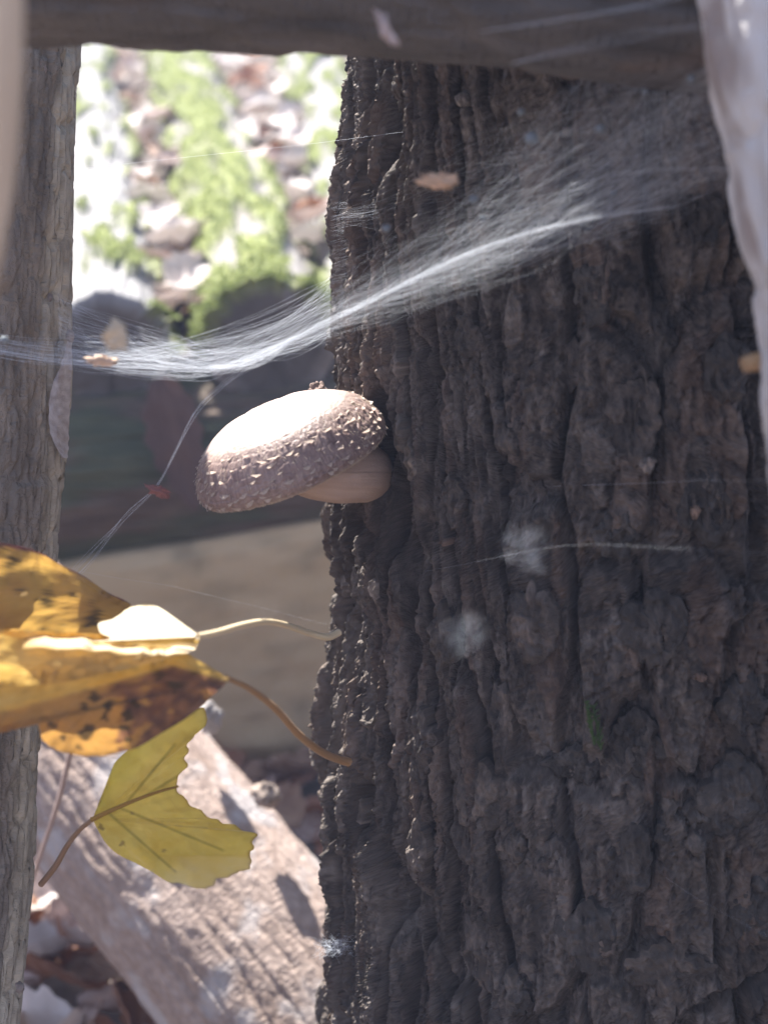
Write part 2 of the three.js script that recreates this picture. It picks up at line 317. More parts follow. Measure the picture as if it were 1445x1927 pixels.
// ---------------------------------------------------------------- the leaning log at lower left
{
  const t = thing('leaning_log', 'pinkish grey log leaning diagonally behind the yellow leaves', 'log');
  const pts = [[620, 2010, 0.845], [480, 1807, 0.868], [184, 1446, 0.925], [-130, 1060, 1.0]].map((a) => P(...a));
  const lg = makeLog({ pts, R: () => 0.064, nu: 240, nv: 380, front: 0.75, surf: (a, s, y) => {
    const ws = s + 0.006 * N(s * 30, y * 10) + 0.003 * N(s * 90, y * 40), w = worley(ws / 0.011, y / 0.11, 3), fur = ss(0.0, 0.4, w.d), id = h2(w.i, w.j, 4);
    const h = 0.0012 * (fur - 1) + 0.0010 * (id - 0.5) + 0.0018 * fbm(s * 60, y * 25, 3) + 0.0012 * fbm(s * 160, y * 90, 5) + 0.004 * fbm(s * 12, y * 5);
    const n = clamp(0.5 + 1.2 * fbm(s * 50, y * 22, 6)), n2 = ss(0.05, 0.3, fbm(s * 35, y * 30, 12)), n3 = clamp(0.5 + 1.2 * N(s * 300, y * 200));
    return [h, mix3(mix3(mix3([0.31, 0.225, 0.18], [0.48, 0.375, 0.32], n), [0.16, 0.11, 0.09], n3 * 0.45), [0.48, 0.46, 0.46], n2 * 0.6)];
  } });
  part(t, 'bark', lg.geo, M.bark);
  part(t, 'knot', lump(P(500, 1495, 0.845), [0.008, 0.007, 0.008], [0.42, 0.33, 0.27], 0.4, 3), M.bark);
  part(t, 'bark_chip', lump(P(395, 1350, 0.872), [0.007, 0.009, 0.006], [0.5, 0.45, 0.42], 0.5, 8), M.bark);
}
{
  const st = new Strands().add(pxLine([[136, 1405, 0.75], [110, 1510, 0.76], [85, 1585, 0.77], [58, 1668, 0.78], [35, 1760, 0.80]], 16), 0.0014, 0.0010, 7);
  single('twig', st.geo([0.42, 0.30, 0.25]), rough(0.0003), 'thin pinkish twig leaning in front of the leaning log beside the weathered post', 'twig');
}

// ---------------------------------------------------------------- weathered post on the left
const postEdge = [[-300, 160], [0, 155], [100, 148], [300, 144], [560, 134], [700, 130], [850, 124], [1050, 107], [1400, 74], [1650, 58], [1927, 34], [3300, -90]];
{
  const t = thing('weathered_post', 'weathered grey post with fibrous split bark on its right side', 'post');
  const D = 0.57, rpx = 225, pts = [];
  for (let y = 3250; y >= 10; y -= 180) pts.push(P(lerpTable(postEdge, y) - rpx, y, D));
  const vis = (q) => q < 0.06 ? mix(0, 0.38, q / 0.06) : mix(0.38, 1, (q - 0.06) / 0.94);
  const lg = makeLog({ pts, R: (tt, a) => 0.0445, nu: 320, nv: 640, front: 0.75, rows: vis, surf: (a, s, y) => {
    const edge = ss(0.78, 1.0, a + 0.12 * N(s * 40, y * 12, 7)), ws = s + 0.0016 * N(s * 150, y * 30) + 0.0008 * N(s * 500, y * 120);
    const w = worley(ws / mix(0.0035, 0.0035, edge), y / 0.022, 9), fur = ss(0.0, 0.3, w.d), id = h2(w.i, w.j, 2);
    const big = worley((s + 0.004 * N(s * 60, y * 20)) / 0.02, (y + 0.01 * N(s * 50, y * 30, 3)) / 0.07, 4), bid = h2(big.i, big.j, 1), flap = (bid > 0.55 ? 0.0022 : 0) * ss(0.0, 0.12, big.d);
    const h = mix(0.6, 1, edge) * (0.0022 * (fur - 1) + 0.0015 * (id - 0.5)) + flap * (1 - edge * 0.6) + 0.0018 * fbm(s * 40, y * 14) + 0.0009 * fbm(s * 190, y * 60, 4);
    const n = clamp(0.5 + 1.3 * fbm(s * 120, y * 30, 5)), n2 = clamp(0.5 + 1.2 * N(s * 600, y * 150));
    const grey = mix3([0.34, 0.30, 0.24], [0.66, 0.60, 0.49], n), brown = mix3([0.13, 0.108, 0.09], [0.29, 0.25, 0.215], n);  // grey fibrous edge bark, painted paler for the bounce light on it
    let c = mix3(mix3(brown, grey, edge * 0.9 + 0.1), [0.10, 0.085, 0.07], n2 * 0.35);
    if (bid > 0.8) c = mix3(c, [0.2, 0.17, 0.15], 0.5);
    return [h, c];
  } });
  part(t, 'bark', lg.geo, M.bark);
  // papery strip of silk-covered bark peeling from the edge
  const rows = [[640, 128, 137], [680, 118, 136], [720, 100, 134], [760, 92, 132], [800, 93, 131], [830, 100, 130], [862, 118, 129]];
  const strip = gridGeo(12, 60, (i, j, o) => {
    const v = j / 59, y = mix(640, 862, v), l = lerpTable(rows.map((r) => [r[0], r[1]]), y), r = lerpTable(rows.map((q) => [q[0], q[2]]), y), u = i / 11;
    const x = mix(l, r, u) + 2.5 * N(v * 22, u * 3, 6), dd = D - 0.0145 + 0.009 * u * u - 0.003 * Math.sin(v * 3.1) - 0.0016 * Math.abs(N(u * 5, v * 14, 2));
    o.p = P(x, y, dd); o.c = mix3([0.40, 0.34, 0.33], [0.7, 0.66, 0.66], clamp(0.5 + 1.3 * fbm(u * 3, v * 18, 4))); o.uv = [u * 0.6, v * 4];
  });
  part(t, 'peeling_strip', strip, new THREE.MeshPhysicalMaterial({ vertexColors: true, roughness: 0.85, transmission: 0.35, thickness: 0, side: THREE.DoubleSide, bumpMap: reliefTexture, bumpScale: 0.0004 }), 'pale papery strip peeling from the post edge');
  for (const [x, y, r] of [[133, 632, 0.0016], [38, 1858, 0.0016], [78, 128, 0.0022], [70, 245, 0.0018], [95, 560, 0.001], [128, 1240, 0.0009]]) part(t, 'bark_crumb', lump(P(x, y, D - 0.022), [r, r * 1.4, r], [0.5, 0.42, 0.38], 0.5, x, 10), M.bark);
}

// ---------------------------------------------------------------- the upright trunk
const trunkEdge = [[-400, 640], [110, 634], [200, 633], [260, 626], [300, 614], [400, 609], [480, 616], [560, 606], [640, 604], [720, 610], [800, 606], [950, 594], [1040, 600], [1075, 622], [1110, 614], [1180, 606], [1250, 592], [1420, 571], [1500, 577], [1600, 582], [1700, 584], [1770, 576], [1800, 602], [1870, 588], [1927, 580], [3400, 560]];
const TRK_X = 1215, TRK_D = 0.62, trunkDepth = (py) => TRK_D / (1 - 0.21 * (py - H / 2) / F);
const trunk = thing('upright_trunk', 'thick upright trunk with deeply furrowed dark bark carrying the mushroom', 'trunk');
let trunkLog, trunkSurf;
{
  const pts = [], pys = []; for (let y = 3100; y >= -420; y -= 160) { pts.push(P(TRK_X, y, trunkDepth(y))); pys.push(y); }
  const tmp = new THREE.CatmullRomCurve3(pts, false, 'centripetal'); const yTab = [];
  for (let i = 0; i <= 200; i++) { const p = tmp.getPointAt(i / 200).sub(camera.position), yc = p.y * cP - p.z * sP * 1, dc = -(p.y * sP) - p.z * cP; yTab.push([i / 200, H / 2 - yc / dc * F]); }
  const aT = Math.atan((TRK_X - W / 2) / F);
  const Rat = (tt) => { const py = lerpTable(yTab, tt), e = lerpTable(trunkEdge, py), al = aT - Math.atan((e - W / 2) / F); return (trunkDepth(py) / Math.cos(aT)) * Math.sin(al) - 0.0035; };
  const R0 = Rat(0.6), vis0 = 0.315, vis1 = 0.885;
  const rows = (q) => q < 0.03 ? mix(0, vis0, q / 0.03) : q > 0.99 ? mix(vis1, 1, (q - 0.99) / 0.01) : mix(vis0, vis1, (q - 0.03) / 0.96);
  const sB = -0.075;                                        // left of here the ridges are narrow
  const gx = (s) => s > sB ? (s - sB) / 0.026 : (s - sB) / 0.0115;
  trunkLog = makeLog({ pts, R: (tt, a) => mix(R0, Rat(tt), ss(-0.4, -1.1, a)), nu: 1000, nv: 900, adapt: { nc: 150, t0: vis0, t1: vis1 }, rows, angles: (q) => q < 0.54 ? mix(-2.0, -0.55, q / 0.54) : q < 0.93 ? mix(-0.55, 1.12, (q - 0.54) / 0.39) : mix(1.12, 2 * Math.PI - 2.0, (q - 0.93) / 0.07), surf: trunkSurf = (a, s, y) => {
    const l = ss(-0.045, -0.1, s);
    const jag = 0.0008 * N(s * 330, y * 48, 3) + 0.0003 * N(s * 800, y * 90, 6);
    const ws = s + 0.0060 * N(s * 30, y * 11, 1) + 0.0024 * N(s * 110, y * 45, 2) + jag, wy = y + 0.018 * N(s * 45, y * 18, 4) + 0.004 * N(s * 160, y * 120, 5);
    let w = worley(gx(ws), wy / mix(0.085, 0.15, l), 1); const d1 = w.d, id = h2(w.i, w.j, 11), soft = 0.45 + 0.55 * h2(w.i, w.j, 15), dx = w.dx, dy = w.dy, wi = w.i, wj = w.j;
    const fw = mix(0.11, 0.20, l) + 0.10 * N(s * 40, y * 22, 20), fur = ss(fw - mix(0.06, 0.09, l), fw + mix(0.09, 0.13, l), d1), att = 1 - 0.85 * ss(0.05, 0.35, fur) * ss(0.97, 0.7, fur);
    let h = -mix(0.0105, 0.017, l) * soft * (1 - fur) + fur * (mix(0.0055, 0.006, l) * (id - 0.6) + 0.003 * (dx * (h2(wi, wj, 13) - 0.5) + dy * (h2(wi, wj, 14) - 0.5)) * 2);
    // thin layers split along the grain
    const us = s + 0.0026 * N(s * 120, y * 40, 7) + 0.0009 * N(s * 480, y * 200, 8), uy = y + 0.006 * N(s * 130, y * 50, 9) + 0.0018 * N(s * 420, y * 260, 10);
    w = worley(us / mix(0.0105, 0.0048, l), uy / mix(0.030, 0.042, l), 21); const fl = h2(w.i, w.j, 22), fe = ss(0.02, 0.10, w.d);
    h += att * (0.35 + 0.65 * fur) * (0.0026 * (fl - 0.5) + 0.0011 * (fe - 1));
    w = worley(us / mix(0.0046, 0.0021, l), uy / mix(0.0115, 0.015, l), 31); const gl = h2(w.i, w.j, 32), ge = ss(0, 0.12, w.d);
    h += att * (0.0011 * (gl - 0.5) + 0.0004 * (ge - 1));
    const q = fbm(us * 75, uy * 20, 12, 3) * 5, st = Math.floor(q) + ss(0.7, 0.95, q - Math.floor(q)); h += att * 0.0011 * st;
    h += att * 0.0011 * fbm(us * 420, uy * mix(170, 70, l), 14, 3) + att * 0.0004 * N(s * 1500, y * 500, 15);
    const cr = 1 - Math.abs(N(us * 170, uy * mix(46, 28, l), 40)) * 2.4; h -= 0.0022 * Math.max(0, cr) ** 3;
    const lam = h / 0.0013 + 0.8 * N(s * 60, y * 14, 50), lf = Math.floor(lam), lt = h2(lf, wi, wj); h = mix(h, (lf + ss(0.35, 0.65, lam - lf) - 0.8 * N(s * 60, y * 14, 50)) * 0.0013, 0.6);
    h += 0.0010 * N(s * 420, y * 160, h * 260) + att * (0.0007 * N(s * 1100, y * 520, 51) - 0.0012 * Math.max(0, 1 - Math.abs(N(s * 420, y * 110, 52)) * 3) ** 2);
    // a dark slit that frees the outermost slab low on the left
    const slit = Math.exp(-(((a + 1.36 + 0.05 * N(y * 12, 3, 3)) / 0.045) ** 2)) * ss(0.30, 0.34, y) * ss(0.58, 0.54, y);
    h -= 0.012 * slit;
    const n = clamp(0.5 + 1.1 * fbm(s * 45, y * 20, 16)), n2 = clamp(0.5 + 1.3 * N(s * 420, y * 190, h * 330));
    const n3 = clamp(0.5 + 1.5 * att * N(s * 1100, y * 480, 53) + (1 - att) * 1.2 * N(s * 300, y * 110, h * 300)), tone = clamp(0.42 * mix(0.45, gl, att) + 0.30 * lt + 0.22 * mix(0.45, fl, att) + 0.35 * (n - 0.5) + 0.3 * (n3 - 0.5));
    let c = tone < 0.5 ? mix3([0.040, 0.031, 0.026], [0.105, 0.082, 0.068], tone / 0.5) : mix3([0.105, 0.082, 0.068], [0.31, 0.27, 0.24], ((tone - 0.5) / 0.5) ** 1.6);
    if (fl > 0.74) c = mix3(c, [0.15, 0.088, 0.060], 0.45 * att);
    c = mix3(c, [0.34, 0.28, 0.235], (0.22 + 0.3 * fbm(s * 30, y * 14, 60)) * ss(0.25, 0.65, tone)); c = mix3(c, [0.035, 0.028, 0.024], n2 * 0.4); c = [c[0] * 0.85, c[1] * 0.85, c[2] * 0.85];
    return [h, c];
  } });
  part(trunk, 'bark', trunkLog.geo, M.trunk);
}
// find the point of the trunk seen at a pixel, by marching along the ray to the mesh rows
const trunkHit = (() => {
  const cache = new Map();
  return (px, py) => {
    const pa = trunkLog.geo.attributes.position; if (!cache.size) { // bin the vertices by pixel
      for (let k = 0; k < pa.count; k++) { const p = new V3().fromBufferAttribute(pa, k).sub(camera.position), yc = p.y * cP - p.z * sP, dc = -p.y * sP - p.z * cP; const X = Math.round((W / 2 + p.x / dc * F) / 8), Y = Math.round((H / 2 - yc / dc * F) / 8), key = X * 5000 + Y, o = cache.get(key); if (!o || o[1] > dc) cache.set(key, [k, dc]); }
    }
    for (let r = 0; r < 6; r++) for (let a = -r; a <= r; a++) for (let b = -r; b <= r; b++) { const o = cache.get((Math.round(px / 8) + a) * 5000 + Math.round(py / 8) + b); if (o) return { p: new V3().fromBufferAttribute(pa, o[0]), d: o[1] }; }
    return { p: P(px, py, 0.52), d: 0.52 };
  };
})();
// bark plates: irregular curved slabs standing proud of the bark
const trunkAxisAt = (p) => { const a = trunkLog.curve.getPointAt(0.55), d = trunkLog.curve.getTangentAt(0.55); return a.clone().addScaledVector(d, p.clone().sub(a).dot(d)); };
const barkPlate = (px, py, w, h, tone, k, lift = 0.0010, thick = 0.004) => {
  const hit = trunkHit(px, py), sc = hit.d / F, ax = trunkAxisAt(hit.p), n = hit.p.clone().sub(ax).normalize(), up = trunkLog.curve.getTangentAt(0.55), sd = new V3().crossVectors(up, n).normalize();
  const nr = 22, na = 64, W2 = w / 2 * sc, H2 = h / 2 * sc, rad = hit.p.distanceTo(ax), t1 = (h2(k, 1) - 0.5) * 0.2, t2 = (h2(k, 2) - 0.5) * 0.12;
  const geo = gridGeo(na, nr, (i, j, o) => {
    const q = i / na * 2 * Math.PI, rim = j === nr - 1, r = rim ? 1.0 : j / (nr - 2), cq = Math.cos(q), sq = Math.sin(q);
    const e = 1 / Math.pow(Math.abs(cq) ** 1.6 + Math.abs(sq) ** 1.6, 1 / 1.6) * (1.05 + 0.5 * N(cq * 1.2 + k, sq * 1.2, k) + 0.22 * N(cq * 3.2 + k, sq * 3.2, k) + 0.09 * N(cq * 9 + k, sq * 9, k));
    const x = cq * e * r * W2, y = sq * e * r * H2, X = x + (k % 17) * 0.37;
    const us = X + 0.002 * N(X * 150, y * 80, 7), g2 = worley(us / 0.0042, y / 0.008, 31 + k), gl = h2(g2.i, g2.j, 32), qv = fbm(us * 90, y * 34, k, 3) * 5, stp = Math.floor(qv) + ss(0.55, 0.9, qv - Math.floor(qv));
    let z = rim ? -thick : lift + 0.0020 * (gl - 0.5) + 0.0007 * stp + 0.0012 * N(X * 600, y * 300, 3) + 0.0028 * fbm(us * 330, y * 200, k, 3) - 0.0012 * ss(0.75, 1, r);
    z += x * t1 + y * t2; const ang = x / rad;
    o.p = ax.clone().addScaledVector(up, hit.p.clone().sub(ax).dot(up) + y).addScaledVector(n, Math.cos(ang) * (rad + z)).addScaledVector(sd, Math.sin(ang) * (rad + z));
    const tn = clamp(0.5 * gl + 0.5 * clamp(0.5 + 1.4 * fbm(X * 150, y * 70, k + 3)) + 0.35 * N(X * 1100, y * 480, 53)), n2 = clamp(0.5 + 1.3 * N(X * 420, y * 190, 17));
    o.c = mix3(tn < 0.5 ? mix3(tone.map((v) => v * 0.35), tone.map((v) => v * 0.85), tn / 0.5) : mix3(tone.map((v) => v * 0.85), tone.map((v) => v * 1.9), ((tn - 0.5) / 0.5) ** 1.4), [0.03, 0.024, 0.02], n2 * 0.45); o.uv = [x / 0.05, y / 0.05];
  }, true);
  part(trunk, 'bark_plate', geo, M.trunk);
};
{
  const T1 = [0.10, 0.080, 0.068], T2 = [0.08, 0.068, 0.06], T3 = [0.115, 0.091, 0.075], T4 = [0.07, 0.059, 0.052];
  const plates = [[1000, 1165, 95, 150, T1], [905, 1500, 120, 130, T3], [1085, 1435, 100, 80, T2], [880, 1590, 70, 110, T1], [960, 1600, 60, 60, T3], [1385, 1500, 120, 150, T2], [1250, 1830, 140, 110, T3], [1190, 790, 110, 140, T1], [1060, 690, 70, 120, T1], [1250, 620, 150, 150, T2],
    [1150, 1010, 90, 90, T2], [1385, 1140, 70, 80, T1], [1230, 1180, 130, 160, T4], [1000, 930, 60, 120, T1], [870, 640, 60, 100, T1], [1060, 200, 70, 100, T1], [1330, 960, 110, 130, T4], [1040, 1640, 60, 110, T1], [1300, 1560, 120, 100, T2], [900, 1780, 80, 150, T1], [820, 1210, 60, 130, T3], [800, 1380, 60, 100, T1], [1100, 1760, 110, 130, T4], [1370, 700, 90, 130, T4], [1200, 1400, 100, 120, T4], [1010, 480, 60, 130, T1], [950, 800, 60, 110, T1], [1400, 1320, 90, 110, T4], [1120, 540, 80, 110, T2], [1180, 1620, 90, 130, T4], [940, 1340, 60, 120, T3], [1420, 1720, 90, 120, T2], [850, 940, 50, 100, T3], [1310, 420, 90, 120, T4], [780, 1600, 50, 110, T3], [960, 1870, 90, 90, T2]];
  plates.forEach(([x, y, w, h, t], k) => barkPlate(x, y, w, h, t, k + 3));
  // loose pale flakes
  for (const [x, y, w, h] of [[755, 815, 34, 60], [750, 690, 26, 40], [770, 860, 40, 90], [1305, 960, 22, 26], [838, 1024, 18, 14], [1308, 1272, 24, 18], [700, 1110, 22, 40], [690, 1350, 34, 40], [645, 1100, 30, 40], [1215, 870, 30, 30], [680, 1520, 22, 50], [875, 185, 26, 34], [640, 660, 24, 60]]) barkPlate(x, y, w, h, x > 820 && y > 900 ? [0.26, 0.17, 0.12] : [0.19, 0.155, 0.13], x, 0.0012, 0.005);
  // small lump of pale bark above the mushroom
  part(trunk, 'bark_nub', lump(P(598, 735, 0.575), [0.0034, 0.003, 0.005], [0.34, 0.24, 0.20], 0.5, 5), M.bark);
  // moss sprig
  const st = new Strands(), b = trunkHit(1112, 1400), q = (x, y, z) => P(x, y, b.d - z);
  st.add([q(1118, 1400, 0), q(1112, 1370, 0.004), q(1105, 1340, 0.007), q(1104, 1318, 0.008)], 0.0005, 0.0003, 4);
  for (let k = 0; k < 26; k++) { const f = k / 26, x = mix(1118, 1104, f), y = mix(1400, 1318, f); st.add([q(x, y, 0.003 + f * 0.005), q(x + rr(-9, 9), y - rr(2, 9), 0.004 + f * 0.006)], 0.0005, 0.0001, 3); st.add([q(x + 12, y + 10, 0.003), q(x + 12 + rr(-12, 12), y + rr(-8, 6), 0.006)], 0.0005, 0.0001, 3); }
  part(trunk, 'moss_sprig', st.geo([0.05, 0.09, 0.02]), rough(0));
}

// two unseen trunks added past the right edge to block light from the bark
for (const [x, d, rpx, label] of [[2080, 0.60, 420, 'added rough trunk out of view that keeps light off the bark'], [2950, 0.66, 400, 'second added rough trunk out of view that keeps light off the bark']]) {
  const t = thing('upright_trunk', label, 'trunk', 'added light-blocking trunks out of view'), pts = []; for (let y = 3100; y >= -900; y -= 400) pts.push(P(x, y, d / (1 - 0.21 * (y - H / 2) / F)));
  const lg = makeLog({ pts, R: () => rpx * d / F, nu: 120, nv: 160, surf: (a, s, y) => { const w = worley((s + 0.005 * N(s * 40, y * 17)) / 0.025, y / 0.07, 2), n = clamp(0.5 + fbm(s * 45, y * 20, 16)); return [0.007 * (ss(0, 0.25, w.d) - 1) + 0.004 * (h2(w.i, w.j) - 0.5) + 0.002 * fbm(s * 90, y * 50), mix3([0.06, 0.045, 0.036], [0.145, 0.118, 0.098], n)]; } });
  part(t, 'bark', lg.geo, M.bark);
}

// ---------------------------------------------------------------- the mushroom
{
  const m = thing('mushroom', 'pale brown mushroom with shaggy scaled cap growing from the side of the trunk', 'mushroom');
  const hit = trunkHit(706, 895), D = 0.528, sc = D / F;
  const right = new V3(1, 0, 0), upC = new V3(0, cP, -sP), toC = new V3(0, sP, cP);
  const c0 = P(538, 839, D), A = 185 * sc;
  // cap axes: tipped to the left in the picture and level towards the camera's downward view
  const ax = new V3().addScaledVector(right, -0.34).addScaledVector(upC, 0.88).addScaledVector(toC, 0.30).normalize();
  const e1 = right.clone().addScaledVector(ax, -right.dot(ax)).normalize(), e2 = new V3().crossVectors(e1, ax).normalize();   // e2 points to the camera
  const prof = (v) => {                                     // v 0 at the crown, 1 at the inrolled lip: [radius, height] in cap radii
    const tb = [[0, 0, 0.455], [0.12, 0.18, 0.447], [0.25, 0.37, 0.42], [0.38, 0.56, 0.362], [0.5, 0.74, 0.268], [0.6, 0.88, 0.135], [0.68, 0.965, -0.02], [0.76, 1.0, -0.14], [0.84, 0.98, -0.235], [0.91, 0.91, -0.29], [0.96, 0.83, -0.295], [1, 0.76, -0.26]];
    return [lerpTable(tb.map((q) => [q[0], q[1]]), v), lerpTable(tb.map((q) => [q[0], q[2]]), v)];
  };
  const capAt = (q, v, up = 0) => {
    const d = 0.012; let [r, y] = prof(v); const [ra, ya] = prof(Math.max(0, v - 0.04)), [rb, yb] = prof(Math.min(1, v + 0.04)); r = v < 0.08 ? r : (r * 2 + ra + rb) / 4; y = (y * 2 + ya + yb) / 4; 
    const wob = 1 + 0.035 * Math.cos(q * 2 + 0.6) + 0.02 * Math.cos(q * 3 + 2) + 0.012 * N(Math.cos(q) * 3, Math.sin(q) * 3);
    const nr = ya - yb, ny = rb - ra, nl = Math.hypot(nr, ny) || 1, rr_ = r * wob * A + up * nr / nl, yy = (y + 0.03 * r * Math.cos(q - 0.7)) * A + up * ny / nl;
    return { p: c0.clone().addScaledVector(e1, Math.cos(q) * rr_).addScaledVector(e2, Math.sin(q) * rr_).addScaledVector(ax, yy),
      n: new V3().addScaledVector(e1, Math.cos(q) * nr / nl).addScaledVector(e2, Math.sin(q) * nr / nl).addScaledVector(ax, ny / nl) };
  };
  const nq = 420, nv = 190;
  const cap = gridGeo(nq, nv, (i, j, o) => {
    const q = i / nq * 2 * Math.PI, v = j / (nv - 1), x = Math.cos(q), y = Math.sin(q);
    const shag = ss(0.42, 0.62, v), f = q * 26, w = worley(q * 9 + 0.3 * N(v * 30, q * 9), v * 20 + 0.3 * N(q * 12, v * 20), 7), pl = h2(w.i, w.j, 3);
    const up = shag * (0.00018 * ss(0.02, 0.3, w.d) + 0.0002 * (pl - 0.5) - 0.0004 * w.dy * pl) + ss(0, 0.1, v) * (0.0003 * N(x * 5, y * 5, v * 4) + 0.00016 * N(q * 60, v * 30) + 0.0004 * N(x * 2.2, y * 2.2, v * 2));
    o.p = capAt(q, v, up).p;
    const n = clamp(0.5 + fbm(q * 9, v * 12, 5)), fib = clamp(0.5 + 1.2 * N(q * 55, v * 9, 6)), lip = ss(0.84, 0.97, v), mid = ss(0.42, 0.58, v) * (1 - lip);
    let c = mix3([0.46, 0.35, 0.295], [0.56, 0.45, 0.385], n);  // crown colour lightened so the sunlit top burns out
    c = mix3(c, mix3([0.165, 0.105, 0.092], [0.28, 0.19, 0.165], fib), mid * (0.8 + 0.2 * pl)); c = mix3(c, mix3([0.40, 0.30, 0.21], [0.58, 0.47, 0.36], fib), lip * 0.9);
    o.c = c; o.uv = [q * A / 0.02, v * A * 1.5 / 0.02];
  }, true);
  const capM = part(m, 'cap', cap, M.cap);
  // scales: pale frayed flaps standing off the side of the cap
  const flaps = [0, 1, 2, 3].map((k) => gridGeo(7, 5, (i, j, o) => {
    const u = -1 + 2 * i / 6, v = j / 4, w = Math.sqrt(1 - 0.6 * v * v) * (1 - 0.2 * v), jag = v > 0.7 ? 0.35 * (h2(i, k, 3) - 0.5) : 0;
    o.p = new V3(u * w + 0.1 * (k - 1.5) * v, 0.1 + 0.3 * v * v + 0.22 * (1 - u * u) * v, (v + jag) * (1 - 0.35 * u * u) * 1.1); const g = 0.75 + 0.4 * h2(i, j, k); o.c = [0.52 * g, 0.405 * g, 0.32 * g]; o.uv = [u, v];
  }));
  const flapM = new THREE.MeshPhysicalMaterial({ vertexColors: true, roughness: 0.9, transmission: 0.25, thickness: 0, side: THREE.DoubleSide });
  const place = (o, q, v, s) => {
    const { p, n } = capAt(q, v, 0.0002), dn = capAt(q, Math.min(1, v + 0.03)).p.sub(capAt(q, Math.max(0, v - 0.03)).p).normalize(), sd = new V3().crossVectors(n, dn).normalize();
    o.matrixAutoUpdate = false; const tw = rr(-0.35, 0.35), d2 = dn.clone().multiplyScalar(Math.cos(tw)).addScaledVector(sd, Math.sin(tw)), s2 = new V3().crossVectors(n, d2).normalize();
    const mt = new THREE.Matrix4().makeBasis(s2.multiplyScalar(s * rr(0.8, 1.9)), n.clone().multiplyScalar(s * rr(0.6, 1.2)), d2.multiplyScalar(s * rr(0.5, 0.9))); mt.setPosition(p); mt.decompose(o.position, o.quaternion, o.scale); o.matrixAutoUpdate = true;
  };
  let made = 0;
  for (let row = 0; row < 7; row++) for (let k = 0; k < 46; k++) {
    const v = 0.55 + row * 0.046 + rr(-0.018, 0.018), q = (k + (row % 2) * 0.5 + rr(-0.35, 0.35)) / 46 * 2 * Math.PI; if (rnd() < 0.3 || made >= 290) continue;
    const o = part(capM, 'scale', flaps[Math.floor(rnd() * 4)], flapM); place(o, q, v, rr(0.0008, 0.0016) * (row < 1 ? 0.7 : 1)); made++;
  }
  // fine fringe at the lip and between the scales
  const fz = new Strands();
  for (let k = 0; k < 1500; k++) { const q = rr(0, 6.283), v = k % 2 ? rr(0.86, 0.95) : rr(0.5, 0.9), a = capAt(q, v, 0), b = capAt(q + rr(-0.02, 0.02), Math.min(1, v + rr(0.01, 0.035)), rr(0.0003, 0.0008)); fz.add([a.p, b.p], rr(0.00006, 0.00013), 0.00003, 3); }
  const fr = part(capM, 'fringe', fz.geo([0.55, 0.45, 0.34]), rough(0)); fr.userData = { kind: 'stuff', label: 'pale shaggy hairs along the cap margin' };
  // gills: blades hidden under the inrolled lip
  const gp = [], gi = [];
  for (let k = 0; k < 120; k++) { const q = k / 120 * 2 * Math.PI, o = gp.length / 3; for (const [r, y] of [[0.3, -0.02], [0.78, -0.05], [0.76, -0.27], [0.32, -0.2]]) { const p = c0.clone().addScaledVector(e1, Math.cos(q) * r * A).addScaledVector(e2, Math.sin(q) * r * A).addScaledVector(ax, y * A); gp.push(p.x, p.y, p.z); } gi.push(o, o + 1, o + 2, o, o + 2, o + 3); }
  const gg = new THREE.BufferGeometry(); gg.setAttribute('position', new THREE.Float32BufferAttribute(gp, 3)); gg.setIndex(gi); gg.computeVertexNormals();
  part(m, 'gills', gg, new THREE.MeshStandardMaterial({ color: new THREE.Color(0.6, 0.5, 0.38), roughness: 0.9, side: THREE.DoubleSide }));
  // stem curving into the trunk
  const sc0 = c0.clone().addScaledVector(ax, -0.1 * A), stemCurve = new THREE.CatmullRomCurve3([sc0, P(590, 880, D - 0.001), P(630, 888, D - 0.001), P(664, 888, D + 0.004), P(688, 888, hit.d + 0.008), P(706, 886, hit.d + 0.035)], false, 'centripetal');
  const stem = gridGeo(120, 90, (i, j, o) => {
    const q = i / 120 * 2 * Math.PI, t = j / 89, c = stemCurve.getPointAt(t), d = stemCurve.getTangentAt(t), a = new V3().crossVectors(d, upC).normalize(), b = new V3().crossVectors(a, d).normalize();
    const r = (lerpTable([[0, 58], [0.2, 57], [0.45, 60], [0.65, 58], [0.85, 46], [1, 44]], t)) * sc * (1 + 0.05 * N(Math.cos(q) * 2, Math.sin(q) * 2, t * 5) + 0.012 * N(Math.cos(q) * 5, Math.sin(q) * 5, t * 12));
    o.p = c.addScaledVector(a, Math.cos(q) * r).addScaledVector(b, Math.sin(q) * r);
    const n = clamp(0.5 + fbm(Math.cos(q) * 3, Math.sin(q) * 3, t * 8)), f = clamp(0.5 + 1.2 * N(q * 14, t * 5)); o.c = mix3(mix3([0.36, 0.245, 0.185], [0.50, 0.36, 0.275], n), [0.34, 0.24, 0.19], f * 0.2); o.uv = [q * 0.6, t * 2.4];
  }, true);
  part(m, 'stem', stem, M.stem);
  const fs = new Strands();
  for (let k = 0; k < 500; k++) { const q = rr(0, 6.283), t = rr(0.1, 0.85), c = stemCurve.getPointAt(t), d = stemCurve.getTangentAt(t), a = new V3().crossVectors(d, upC).normalize(), b = new V3().crossVectors(a, d).normalize(), n = a.clone().multiplyScalar(Math.cos(q)).addScaledVector(b, Math.sin(q)); const p = c.addScaledVector(n, 57 * sc); fs.add([p, p.clone().addScaledVector(n, rr(0.0003, 0.0009)).addScaledVector(d, rr(-0.001, 0.001))], 0.00009, 0.00003, 3); }
  const sf = part(m, 'stem_fuzz', fs.geo([0.6, 0.46, 0.34]), rough(0)); sf.userData = { kind: 'stuff', label: 'fine pale fuzz on the stem' };
